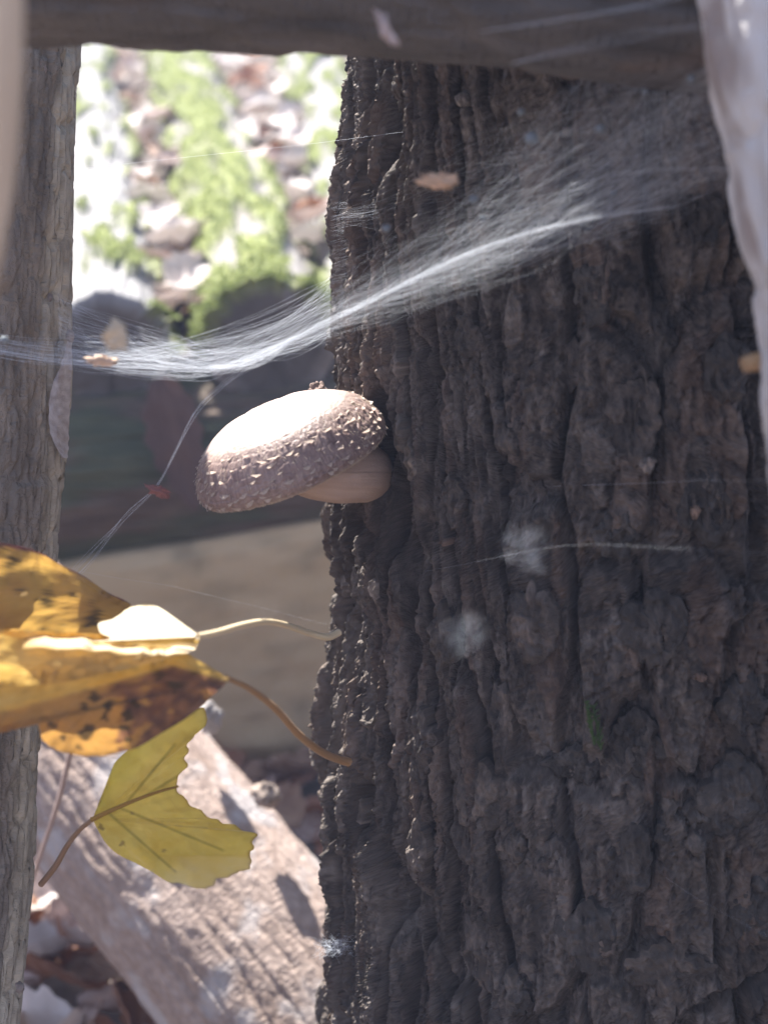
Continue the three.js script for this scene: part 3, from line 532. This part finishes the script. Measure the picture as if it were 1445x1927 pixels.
  part(m, 'stem_base', lump(P(702, 893, hit.d - 0.001), [0.0035, 0.0062, 0.006], [0.26, 0.15, 0.12], 0.4, 9, 20), M.stem, 'reddish brown swollen base of the stem');
}

// ---------------------------------------------------------------- crossing log above, blurred posts at the picture's sides
{
  const t = thing('crossing_log', 'dark horizontal log crossing in front of the top of the trunk', 'log');
  const D = 0.40, pts = [[-500, -252], [100, -240], [500, -229], [760, -214], [1000, -186], [1300, -150], [2000, -96]].map(([x, y]) => P(x, y, D));
  const lg = makeLog({ pts, R: () => 0.0445, nu: 200, nv: 420, front: 0.7, surf: (a, s, y) => {
    const ws = s + 0.003 * N(s * 60, y * 18), w = worley(ws / 0.012, y / 0.07, 5), fur = ss(0, 0.25, w.d), id = h2(w.i, w.j, 6);
    const h = 0.0016 * (fur - 1) + 0.0012 * (id - 0.5) + 0.003 * fbm(s * 18, y * 8) + 0.0012 * fbm(s * 110, y * 40, 4) + 0.0008 * fbm(s * 300, y * 160, 6);
    const n = clamp(0.5 + 1.2 * fbm(s * 70, y * 24, 6)), m = ss(0.1, 0.3, fbm(s * 30, y * 16, 30));
    return [h, mix3(mix3([0.055, 0.05, 0.048], [0.15, 0.135, 0.128], n), [0.16, 0.115, 0.09], m * 0.8)];
  } });
  part(t, 'bark', lg.geo, M.bark);
}
{
  const t = thing('bare_log', 'pale grey debarked log rising at the right beside the crossing log', 'log');
  const edge = [[-300, 1310], [0, 1324], [120, 1342], [200, 1366], [330, 1386], [390, 1402], [450, 1424], [560, 1440], [720, 1450], [1400, 1500], [3600, 1650]], D = 0.36, rpx = 330, pts = [];
  for (let y = 3600; y >= -400; y -= 130) pts.push(P(lerpTable(edge, y) + rpx, y, D));
  const lg = makeLog({ pts, R: () => rpx * D / F, nu: 150, nv: 300, front: 0.7, rows: (q) => q < 0.1 ? mix(0, 0.7, q / 0.1) : mix(0.7, 1, (q - 0.1) / 0.9), surf: (a, s, y) => {
    const h = 0.0032 * fbm(s * 45, y * 18) + 0.0026 * fbm(s * 160, y * 70, 3) + 0.0015 * ss(0.1, 0.3, fbm(s * 50, y * 40, 9)), n = clamp(0.5 + 1.3 * fbm(s * 60, y * 24, 5)), n2 = ss(0.05, 0.3, fbm(s * 40, y * 30, 15));
    return [h, mix3(mix3([0.46, 0.435, 0.42], [0.68, 0.655, 0.635], n), [0.25, 0.19, 0.165], clamp(n2 + 0.8 * ss(0.1, 0.35, fbm(s * 150, y * 12, 33))) * 0.8)];
  } });
  part(t, 'wood', lg.geo, M.wood);
  const st = new Strands().add(pxLine([[1480, 672, 0.375], [1440, 678, 0.372], [1412, 683, 0.37], [1396, 688, 0.37]], 10), 0.0027, 0.0019, 9);
  part(t, 'twig_stub', st.geo([0.42, 0.26, 0.13]), rough(0.0003), 'short orange-brown twig stub');
  const s2 = new Strands().add(pxLine([[1475, 705, 0.375], [1452, 722, 0.372], [1438, 740, 0.37]], 8), 0.002, 0.0012, 8); part(t, 'twig_stub', s2.geo([0.2, 0.13, 0.11]), rough(0.0003));
}
{
  const t = thing('near_pole', 'pale tan pole at the left in front of the weathered post', 'pole');
  const edge = [[-500, 52], [0, 40], [150, 36], [250, 28], [350, 17], [450, 4], [560, -20], [1000, -160]], D = 0.25, rpx = 240, pts = [];
  for (let y = 2600; y >= -500; y -= 130) pts.push(P((y > 1000 ? -160 - (y - 1000) * 0.3 : lerpTable(edge, y)) - rpx, y, D));
  const lg = makeLog({ pts, R: () => rpx * D / F, nu: 110, nv: 240, surf: (a, s, y) => { const n = clamp(0.5 + 1.3 * fbm(s * 80, y * 25, 5)); return [0.0012 * fbm(s * 60, y * 20), mix3([0.56, 0.40, 0.26], [0.72, 0.55, 0.38], n)]; } });
  part(t, 'wood', lg.geo, M.wood);
}

// ---------------------------------------------------------------- autumn leaves caught at the left
const fanLeaf = ({ base, outline, depth, color, nr = 44, na = 110, jag = 0 }) => {
  const curve = new THREE.CatmullRomCurve3(outline.map(([x, y]) => new V3(x, y, 0)), false, 'centripetal', 0.5);
  const ring = []; for (let i = 0; i < na; i++) ring.push(curve.getPoint(i / (na - 1)));
  return gridGeo(na, nr, (i, j, o) => {
    const f = i / (na - 1), r = j / (nr - 1), e = ring[i], k = r * (1 + (r > 0.9 ? jag * (Math.abs((f * 34) % 1 - 0.5) - 0.25) : 0)), k2 = k * (1 + (r > 0.6 ? (r - 0.6) * 0.03 * N(e.x * 0.11, e.y * 0.11, 4) : 0)), x = mix(base[0], e.x, k2), y = mix(base[1], e.y, k2);
    o.p = P(x, y, depth(f, r, x, y)); o.c = color(x, y, f, r); o.uv = [f * 2, r * 2];
  });
};
const spots = (list, x, y) => { let m = 0; for (const [sx, sy, r, w = 1] of list) { const d = Math.hypot(x - sx, (y - sy) * w) + r * 0.55 * N(x / r * 0.9, y / r * 0.9, sx) * 2; m = Math.max(m, ss(r * 1.15, r * 0.6, d)); } return m; };
const segDist = (x, y, [ax, ay], [bx, by]) => { const t = clamp(((x - ax) * (bx - ax) + (y - ay) * (by - ay)) / ((bx - ax) ** 2 + (by - ay) ** 2)); return Math.hypot(x - ax - t * (bx - ax), y - ay - t * (by - ay)); };
const petiole = (t, list, r0, r1, c) => part(t, 'petiole', new Strands().add(pxLine(list, 30), r0, r1, 8).geo(c), new THREE.MeshPhysicalMaterial({ vertexColors: true, roughness: 0.6, transmission: 0.15, thickness: 0 }));
{ // upper orange leaf, behind
  const t = thing('autumn_leaf', 'orange-brown leaf with dark spots and purple edge, behind the folded yellow leaf', 'leaf', 'autumn leaves caught by the weathered post');
  const D = 0.455, sp = [[170, 1160, 20], [92, 1135, 15], [120, 1182, 8], [60, 1160, 6], [20, 1060, 14], [140, 1120, 7], [40, 1110, 6], [86, 1183, 6]];
  part(t, 'blade', fanLeaf({ base: [330, 1210], outline: [[262, 1152], [240, 1132], [205, 1116], [160, 1085], [115, 1062], [70, 1037], [20, 1024], [-80, 1020], [-220, 1060], [-300, 1150], [-240, 1240], [-100, 1262], [40, 1250], [150, 1240]], depth: (f, r, x, y) => D + 0.03 * ss(60, 240, x) - 0.02 * ss(0, -250, x) + 0.004 * ss(1230, 1040, y) + 0.004 * N(x * 0.014, y * 0.014) + 0.0012 * N(x * 0.05, y * 0.05),
    color: (x, y, f, r) => { let c = mix3([0.50, 0.28, 0.06], [0.62, 0.385, 0.095], clamp(0.5 + fbm(x * 0.02, y * 0.02))); c = mix3(c, [0.23, 0.10, 0.04], clamp(fbm(x * 0.012, y * 0.012, 4) * 1.5)); c = mix3(c, [0.16, 0.055, 0.05], f < 0.5 ? ss(0.9, 0.98, r + 0.05 * N(x * 0.06, y * 0.06)) : 0); return mix3(c, [0.035, 0.025, 0.012], spots(sp, x, y) * 0.92); } }), M.leaf);
}
{ // lower spotted leaf
  const t = thing('autumn_leaf', 'large golden leaf blotched with brown, its stalk running down to the trunk', 'leaf', 'autumn leaves caught by the weathered post');
  const D = 0.43, rib = [[430, 1276], [325, 1246], [190, 1285], [40, 1325], [-150, 1370]];
  const ribY = (x) => lerpTable([...rib].reverse(), x);
  const sp = [[100, 1362, 10], [165, 1382, 14], [158, 1330, 8], [240, 1345, 11], [235, 1372, 9], [205, 1325, 12], [180, 1310, 12], [255, 1325, 12], [240, 1388, 8], [120, 1390, 6], [200, 1350, 7], [70, 1395, 7], [150, 1405, 5], [330, 1290, 12], [300, 1270, 10]];
  part(t, 'blade', fanLeaf({ base: [432, 1277], outline: [[400, 1262], [362, 1235], [320, 1218], [260, 1212], [160, 1206], [40, 1196], [-60, 1195], [-240, 1230], [-300, 1320], [-230, 1400], [-90, 1400], [-30, 1385], [0, 1370], [45, 1355], [72, 1362], [80, 1390], [110, 1412], [180, 1424], [225, 1416], [262, 1405], [300, 1382], [350, 1352], [395, 1315], [420, 1292]], na: 170, nr: 60,
    depth: (f, r, x, y) => D + (y < ribY(x) ? 0.009 * ss(0, 110, ribY(x) - y) : 0.006 * ss(0, 140, y - ribY(x))) - 0.010 * ss(350, -200, x) + 0.004 * N(x * 0.014, y * 0.014) + 0.0012 * N(x * 0.04, y * 0.04),
    color: (x, y, f, r) => {
      const dn = y - ribY(x), n = clamp(0.5 + fbm(x * 0.015, y * 0.015, 2)); let c = mix3([0.66, 0.43, 0.10], [0.78, 0.56, 0.17], n);
      if (dn > 0) c = mix3(c, [0.46, 0.245, 0.06], ss(0, 12, dn));
      const br = dn > 0 ? ss(0.0, 0.22, fbm(x * 0.018, y * 0.026, 7) + 0.62 * ss(170, 330, x) - 0.2) * ss(2, 14, dn) : 0;
      c = mix3(c, mix3([0.10, 0.042, 0.03], [0.22, 0.10, 0.05], clamp(0.5 + 1.4 * N(x * 0.05, y * 0.05, 5))), br * 0.92); if (dn > 0) c = mix3(c, [0.045, 0.03, 0.012], spots(sp, x, y) * 0.9);
      const vn = Math.abs(((x + 1.1 * Math.abs(dn) + 6 * N(x * 0.03, y * 0.03)) / 48 % 1 + 1) % 1 - 0.5); c = mix3(c, c.map((v) => v * 0.72), ss(0.06, 0.02, vn) * 0.7);
      return mix3(c, [0.72, 0.45, 0.09], ss(5, 2, Math.abs(dn)) * 0.7);
    } }), M.leaf);
  petiole(t, [[425, 1275, 0.435], [470, 1296, 0.445], [520, 1335, 0.462], [560, 1380, 0.48], [605, 1415, 0.498], [640, 1430, 0.512], [656, 1434, 0.516]], 0.0008, 0.0016, [0.36, 0.20, 0.085]);
}
{ // folded yellow leaf on top, lit along its fold
  const t = thing('autumn_leaf', 'yellow leaf folded along a white sunlit ridge with a long curved pale stalk', 'leaf', 'autumn leaves caught by the weathered post');
  const D = 0.425;
  part(t, 'blade', fanLeaf({ base: [378, 1200], outline: [[368, 1222], [330, 1236], [270, 1252], [200, 1268], [110, 1285], [20, 1292], [-90, 1300], [-200, 1270], [-240, 1215], [-120, 1185], [-40, 1184], [30, 1200], [80, 1209], [150, 1206], [188, 1203]], nr: 50, na: 120,
    depth: (f, r, x, y) => D + 0.016 * ss(10, 110, x) * clamp((1219 + 9 * N(x * 0.013, 2) + 5 * N(x * 0.04, 7) + 0.03 * x - y) / 20) - 0.01 * ss(300, -200, x) + 0.003 * N(x * 0.016, y * 0.016) + 0.001 * N(x * 0.05, y * 0.05),
    color: (x, y) => mix3([0.60, 0.38, 0.08], [0.72, 0.51, 0.17], clamp(0.5 + fbm(x * 0.02, y * 0.02, 3))) }), M.leaf);
  part(t, 'folded_flap', fanLeaf({ base: [378, 1198], outline: [[340, 1174], [312, 1150], [288, 1138], [262, 1139], [240, 1146], [215, 1164], [186, 1174], [190, 1190], [210, 1201], [190, 1206], [140, 1208], [80, 1210]], nr: 30, na: 80,  // sunlight on the upturned fold is painted into this cream colour
    depth: (f, r, x, y) => D + 0.004 + 0.034 * clamp((1212 - y) / 72) - 0.004 * ss(300, -200, x), color: (x, y) => mix3([0.66, 0.54, 0.30], [0.78, 0.68, 0.44], clamp(0.5 + fbm(x * 0.02, y * 0.02, 8))) }), M.leaf, 'leaf flap folded upward with sunlight painted into its cream colour');
  petiole(t, [[372, 1198, 0.431], [410, 1190, 0.44], [455, 1177, 0.455], [500, 1170, 0.472], [540, 1177, 0.49], [585, 1192, 0.508], [618, 1199, 0.514], [638, 1190, 0.518]], 0.0009, 0.0013, [0.72, 0.58, 0.36]);
}
{ // torn yellow-green leaf below
  const t = thing('autumn_leaf', 'yellow-green torn leaf with toothed edge hanging below the golden leaf', 'leaf', 'autumn leaves caught by the weathered post');
  const D = 0.50, base = [175, 1541], rib = [[175, 1541], [250, 1508], [336, 1480]];
  const ribD = (x, y) => Math.min(segDist(x, y, rib[0], rib[1]), segDist(x, y, rib[1], rib[2]));
  part(t, 'blade', fanLeaf({ base, outline: [[186, 1515], [205, 1478], [214, 1440], [240, 1412], [268, 1386], [300, 1362], [332, 1346], [362, 1338], [380, 1332], [389, 1345], [387, 1367], [368, 1372], [366, 1386], [352, 1402], [356, 1414], [346, 1428], [354, 1440], [338, 1458], [333, 1478], [334, 1490], [348, 1500], [358, 1516], [378, 1524], [392, 1538], [410, 1542], [424, 1553], [440, 1551], [456, 1562], [484, 1570], [476, 1584], [479, 1598], [470, 1606], [474, 1622], [468, 1636], [450, 1640], [428, 1652], [410, 1654], [402, 1666], [384, 1672], [362, 1670], [345, 1664], [318, 1660], [285, 1640], [255, 1624], [226, 1610], [204, 1592], [188, 1568], [180, 1553]], na: 260, nr: 50,
    depth: (f, r, x, y) => D + 0.012 * r * Math.sin(f * 3.2) - 0.034 * clamp((y - 1610) / 62) * ss(280, 360, x) + 0.0045 * N(x * 0.016, y * 0.016) + 0.0012 * N(x * 0.05, y * 0.05) + 0.006 * ss(1480, 1340, y),
    color: (x, y, f, r) => {
      let c = mix3([0.76, 0.57, 0.08], [0.88, 0.70, 0.15], clamp(0.5 + fbm(x * 0.015, y * 0.015))); c = mix3(c, [0.78, 0.66, 0.06], ss(0.1, 0.3, 0.3 - f) * 0.6);
      const vein = Math.min(segDist(x, y, [235, 1515], [330, 1400]), segDist(x, y, [225, 1520], [420, 1600]), segDist(x, y, [205, 1530], [330, 1640]), segDist(x, y, [270, 1500], [352, 1450])); c = mix3(c, [0.34, 0.27, 0.03], ss(4, 1, vein) * 0.6);
      c = mix3(c, [0.26, 0.12, 0.03], ss(0.975, 0.995, r) * 0.7); c = mix3(c, [0.22, 0.13, 0.03], spots([[190, 1557, 6], [230, 1587, 6], [250, 1530, 4], [310, 1600, 4]], x, y) * 0.7); return c;
    } }), M.leaf);
  part(t, 'midrib', new Strands().add(pxLine([[172, 1543, 0.4985], [212, 1524, 0.4985], [262, 1503, 0.5005], [305, 1488, 0.504], [336, 1480, 0.507]], 20), 0.0009, 0.0004, 6).geo([0.28, 0.16, 0.035]), rough(0));
  petiole(t, [[176, 1541, 0.499], [150, 1562, 0.51], [125, 1595, 0.53], [105, 1630, 0.54], [78, 1664, 0.55]], 0.0008, 0.0012, [0.27, 0.16, 0.09]);
}

// ---------------------------------------------------------------- the spider's web
{
  const t = thing('spider_web', 'greyish white sheet of spider silk stretched from the weathered post across the trunk', 'spider web');
  const jit = (a, s) => a + (rnd() + rnd() + rnd() - 1.5) * s;
  const strand = (st, list, wob, r) => { const p = pxLine(list, 26), k = rnd() * 90; p.forEach((q, i) => { const e = Math.sin(i / 26 * Math.PI); q.x += e * wob * N(i * 0.13, k, 1); q.y += e * wob * N(i * 0.13, k, 5); q.z += e * wob * N(i * 0.13, k, 9); }); st.add(p, r, r, 3); };
  const cord = [[-60, 652, 0.50], [60, 672, 0.50], [180, 685, 0.495], [320, 690, 0.49], [430, 690, 0.485], [520, 655, 0.48], [600, 613, 0.475], [740, 546, 0.465], [870, 482, 0.455], [1000, 440, 0.445], [1130, 409, 0.43], [1250, 393, 0.42]];
  const cw = new THREE.CatmullRomCurve3(cord.map(([x, y, d]) => new V3(x, y, d * 1000)), false, 'centripetal');
  const onCord = (f) => { const p = cw.getPoint(f); return [p.x, p.y, p.z / 1000]; };
  let st = new Strands();
  for (let k = 0; k < 13; k++) { const o = rr(-1, 1), a = 0, b = 1, l = []; for (let i = 0; i <= 8; i++) { const f = mix(a, b, i / 8), q = onCord(f); l.push([q[0] + (i === 8 ? 40 * o : 0), jit(q[1], 2) + o * mix(6, 3, f) - Math.abs(o) * 10 * f * f, q[2]]); } strand(st, l, 0.0015, rr(0.000012, 0.00003)); }
  part(t, 'main_cord', st.geo(), M.silk, 'thick white lower edge of the web');
  st = new Strands();
  const bareEdge = (y) => lerpTable([[0, 1330], [200, 1372], [390, 1408], [560, 1445]], y);
  const far = () => {                                          // where the fan is anchored: bare log, crossing log, trunk
    const v = rnd();
    if (v < 0.3) { const y = rr(90, 330); return [bareEdge(y) + 14, y, 0.365]; }
    if (v < 0.55) { const x = rr(1090, 1330); return [x, mix(150, 185, (x - 1090) / 240), 0.398]; }
    const x = 1255 + (rnd() + rnd() + rnd() - 1.5) * 70, y = mix(200, 400, rnd() ** 0.8); return [x, y, trunkHit(x, y).d - 0.002];
  };
  for (let k = 0; k < 320; k++) {                              // the fan that opens to the upper right
    const a = onCord(rr(0.3, 0.95)), e = far(), m = [mix(a[0], e[0], 0.5), mix(a[1], e[1], 0.5) + rr(0, 34), mix(a[2], e[2], 0.5)];
    strand(st, [[a[0], a[1] + rr(-6, 3), a[2]], m, e], 0.010, rr(0.000005, 0.000012));
  }
  for (let k = 0; k < 400; k++) {                               // upper veil, from the trunk's left flank
    const y0 = rr(380, 620), hit = trunkHit(640, y0), a = [628 + rr(-8, 30), y0, hit.d - 0.004], e = far(), m = [mix(a[0], e[0], 0.5), mix(a[1], e[1], 0.5) + rr(0, 46), mix(a[2], e[2], 0.5)];
    strand(st, [a, m, e], 0.013, rr(0.000005, 0.000011));
  }
  for (let k = 0; k < 90; k++) { const a = onCord(rr(0.62, 0.99)), e = far(), g = far(); strand(st, [a, [mix(a[0], e[0], 0.5) + rr(-30, 30), mix(a[1], e[1], 0.5) + rr(-30, 30), 0.43], [mix(e[0], g[0], 0.5) - rr(0, 90), mix(e[1], g[1], 0.5), 0.42], g], 0.016, rr(0.000008, 0.000018)); }
  const sh = part(t, 'sheet', st.geo(), M.silk); sh.userData = { kind: 'stuff', label: 'fan of fine silk opening towards the crossing log' };
  st = new Strands();
  for (let k = 0; k < 110; k++) {                              // veil on the left, from the post to the trunk
    const y0 = rr(560, 690), y1 = rr(520, 640), x = rr(150, 470), lo = onCord(clamp((x + 60) / 1310 * 0.95))[1];
    strand(st, [[110, y0 - 10, 0.51], [x * 0.6 + 50, mix(y0, lo, 0.5), 0.51], [x, lo - rr(0, 30), 0.49], [mix(x, 620, 0.6), mix(lo, y1, 0.55) + 10, 0.50], [622, y1, 0.56]], 0.004, rr(0.000008, 0.00002));
  }
  for (let k = 0; k < 50; k++) { const y = rr(640, 690); strand(st, [[-60, y - 25, 0.5], [rr(60, 140), y, 0.5], [rr(160, 330), y + rr(-12, 25), 0.495], [rr(380, 480), 690, 0.487], [560, 634, 0.478]], 0.003, rr(0.00001, 0.000025)); }
  for (let k = 0; k < 16; k++) strand(st, [[rr(100, 300), rr(680, 690), 0.495], [rr(340, 400), rr(700, 718), 0.492], [rr(440, 520), rr(655, 690), 0.482]], 0.002, 0.00002);
  const ve = part(t, 'veil', st.geo(), M.silk); ve.userData = { kind: 'stuff', label: 'thin veil of silk between post and trunk' };
  st = new Strands();
  for (let k = 0; k < 6; k++) strand(st, [[rr(450, 500), rr(672, 690), 0.482], [jit(420, 5), jit(722, 5), 0.484], [jit(372, 4), jit(770, 3), 0.488], [jit(330, 3), jit(848, 3), 0.495], [jit(293, 2), jit(916, 2), 0.50], [jit(240, 3), jit(968, 3), 0.505], [jit(165, 10), jit(1055, 8), 0.52], [100, 1120, 0.55]], 0.0012, 0.00003);
  part(t, 'hanging_thread', st.geo(), M.silk);
  const td = (x, y) => trunkHit(x, y).d;
  const threads = [[[150, 318, 0.56], [540, 275, 0.545], [820, 242, 0.51], [1095, 208, 0.46], [1255, 184, 0.41]], [[1040, 915, td(1040, 915)], [1290, 908, 0.44], [1500, 902, 0.37]], [[800, 1075, td(800, 1075)], [1100, 1026, 0.44], [1500, 1045, 0.37]], [[150, 1075, 0.56], [360, 1112, 0.57], [615, 1175, td(620, 1175)]], [[900, 60, 0.358], [1180, 15, 0.35], [1340, -20, 0.35]], [[960, 120, 0.366], [1180, 70, 0.358], [1345, 40, 0.355]], [[1258, 182, 0.415], [1300, 152, 0.39], [1350, 112, 0.37]], [[1060, 350, 0.43], [1180, 322, 0.418], [1400, 318, 0.36]], [[1250, 1650, td(1250, 1650)], [1340, 1705, 0.47], [1500, 1790, 0.40]]];
  const tr = [0.00003, 0.000026, 0.00002, 0.000016, 0.00002, 0.000016, 0.00003, 0.000028, 0.000018], tn = [1, 1, 1, 1, 5, 6, 3, 3, 1];
  for (const [i, l] of threads.entries()) { const s = new Strands(); for (let k = 0; k < tn[i]; k++) strand(s, l.map(([x, y, d], e) => [x, e && tn[i] > 1 ? jit(y, tn[i] > 4 ? 16 : 4) : y, d]), 0.001, tr[i]); part(t, 'thread', s.geo(), M.silk); }
  part(t, 'cobweb_patch', (() => { const s = new Strands(); for (let k = 0; k < 70; k++) { const a = [jit(632, 24), jit(1782, 16)], d = trunkHit(Math.max(612, a[0]), a[1]).d - 0.003; strand(s, [[a[0], a[1], d], [a[0] + rr(-18, 18), a[1] + rr(-12, 12), d - 0.002], [a[0] + rr(-34, 34), a[1] + rr(-24, 24), d]], 0.002, 0.00003); } return s.geo(); })(), M.silk, 'small cobweb on the bark low on the trunk');
  const tuft = (x, y, d, r, n) => { const s = new Strands(); const ro = () => { const a = rr(0, 6.283), q = r * Math.sqrt(rnd()); return [x + q * Math.cos(a), y + q * Math.sin(a), d + rr(-.003, .003)]; }; for (let k = 0; k < n; k++) strand(s, [ro(), ro(), ro()], 0.003, 0.000025); part(t, 'silk_tuft', s.geo(), M.silk, 'small fluffy tuft of silk'); };
  tuft(992, 1036, 0.30, 46, 12); tuft(880, 1195, 0.30, 42, 6);
}
// bits caught in the silk
{
  const bit = (name, label, cat, x, y, d, r, c, k, rot = 0) => { const o = single(name, lump(new V3(), r, c, 0.95, k, 20), M.stem, label, cat); o.position.copy(P(x, y, d)); o.rotation.z = rot; };
  bit('bud_scale', 'cream and orange bud scale caught in the web in front of the trunk', 'bud scale', 822, 341, 0.40, [0.0048, 0.0019, 0.0012], [0.75, 0.5, 0.33], 2, -0.1);
  bit('wood_splinter', 'short pale splinter hanging in front of the crossing log', 'splinter', 727, 56, 0.352, [0.0012, 0.0036, 0.001], [0.62, 0.5, 0.46], 4, 0.5);
  bit('seed_husk', 'round pale yellow husk caught above the web by the weathered post', 'husk', 219, 633, 0.37, [0.0027, 0.0029, 0.0016], [0.72, 0.60, 0.44], 6);
  bit('bud_scale', 'orange-white bud scale lying on the web cord by the post', 'bud scale', 192, 679, 0.45, [0.0040, 0.0013, 0.0012], [0.85, 0.62, 0.46], 8);
  bit('leaf_crumb', 'red-brown crumb hanging on the dangling thread below the web', 'leaf crumb', 300, 925, 0.50, [0.0036, 0.0016, 0.0015], [0.34, 0.15, 0.13], 11, -0.5);
  const spec = [[890, 375, 0.42, 0.0017], [980, 210, 0.42, 0.0016], [1000, 261, 0.41, 0.0026], [1128, 243, 0.40, 0.0018], [908, 410, 0.43, 0.0013], [1300, 149, 0.385, 0.0018], [1212, 172, 0.40, 0.0013], [727, 430, 0.42, 0.0016], [1352, 160, 0.37, 0.0017], [10, 640, 0.45, 0.0018], [1154, 365, 0.42, 0.0012], [1320, 290, 0.49, 0.0009]];
  spec.forEach(([x, y, d, r], k) => { const o = single('dust_speck', lump(new V3(), [r * 0.75, r * 0.65, r * 0.7], [0.27, 0.30, 0.32], 0.4, k + 20, 10), M.stem, 'tiny pale speck caught in the spider silk', 'speck', { group: 'specks caught in the web' }); o.position.copy(P(x, y, d)); });
}
renderer.render(scene, camera);
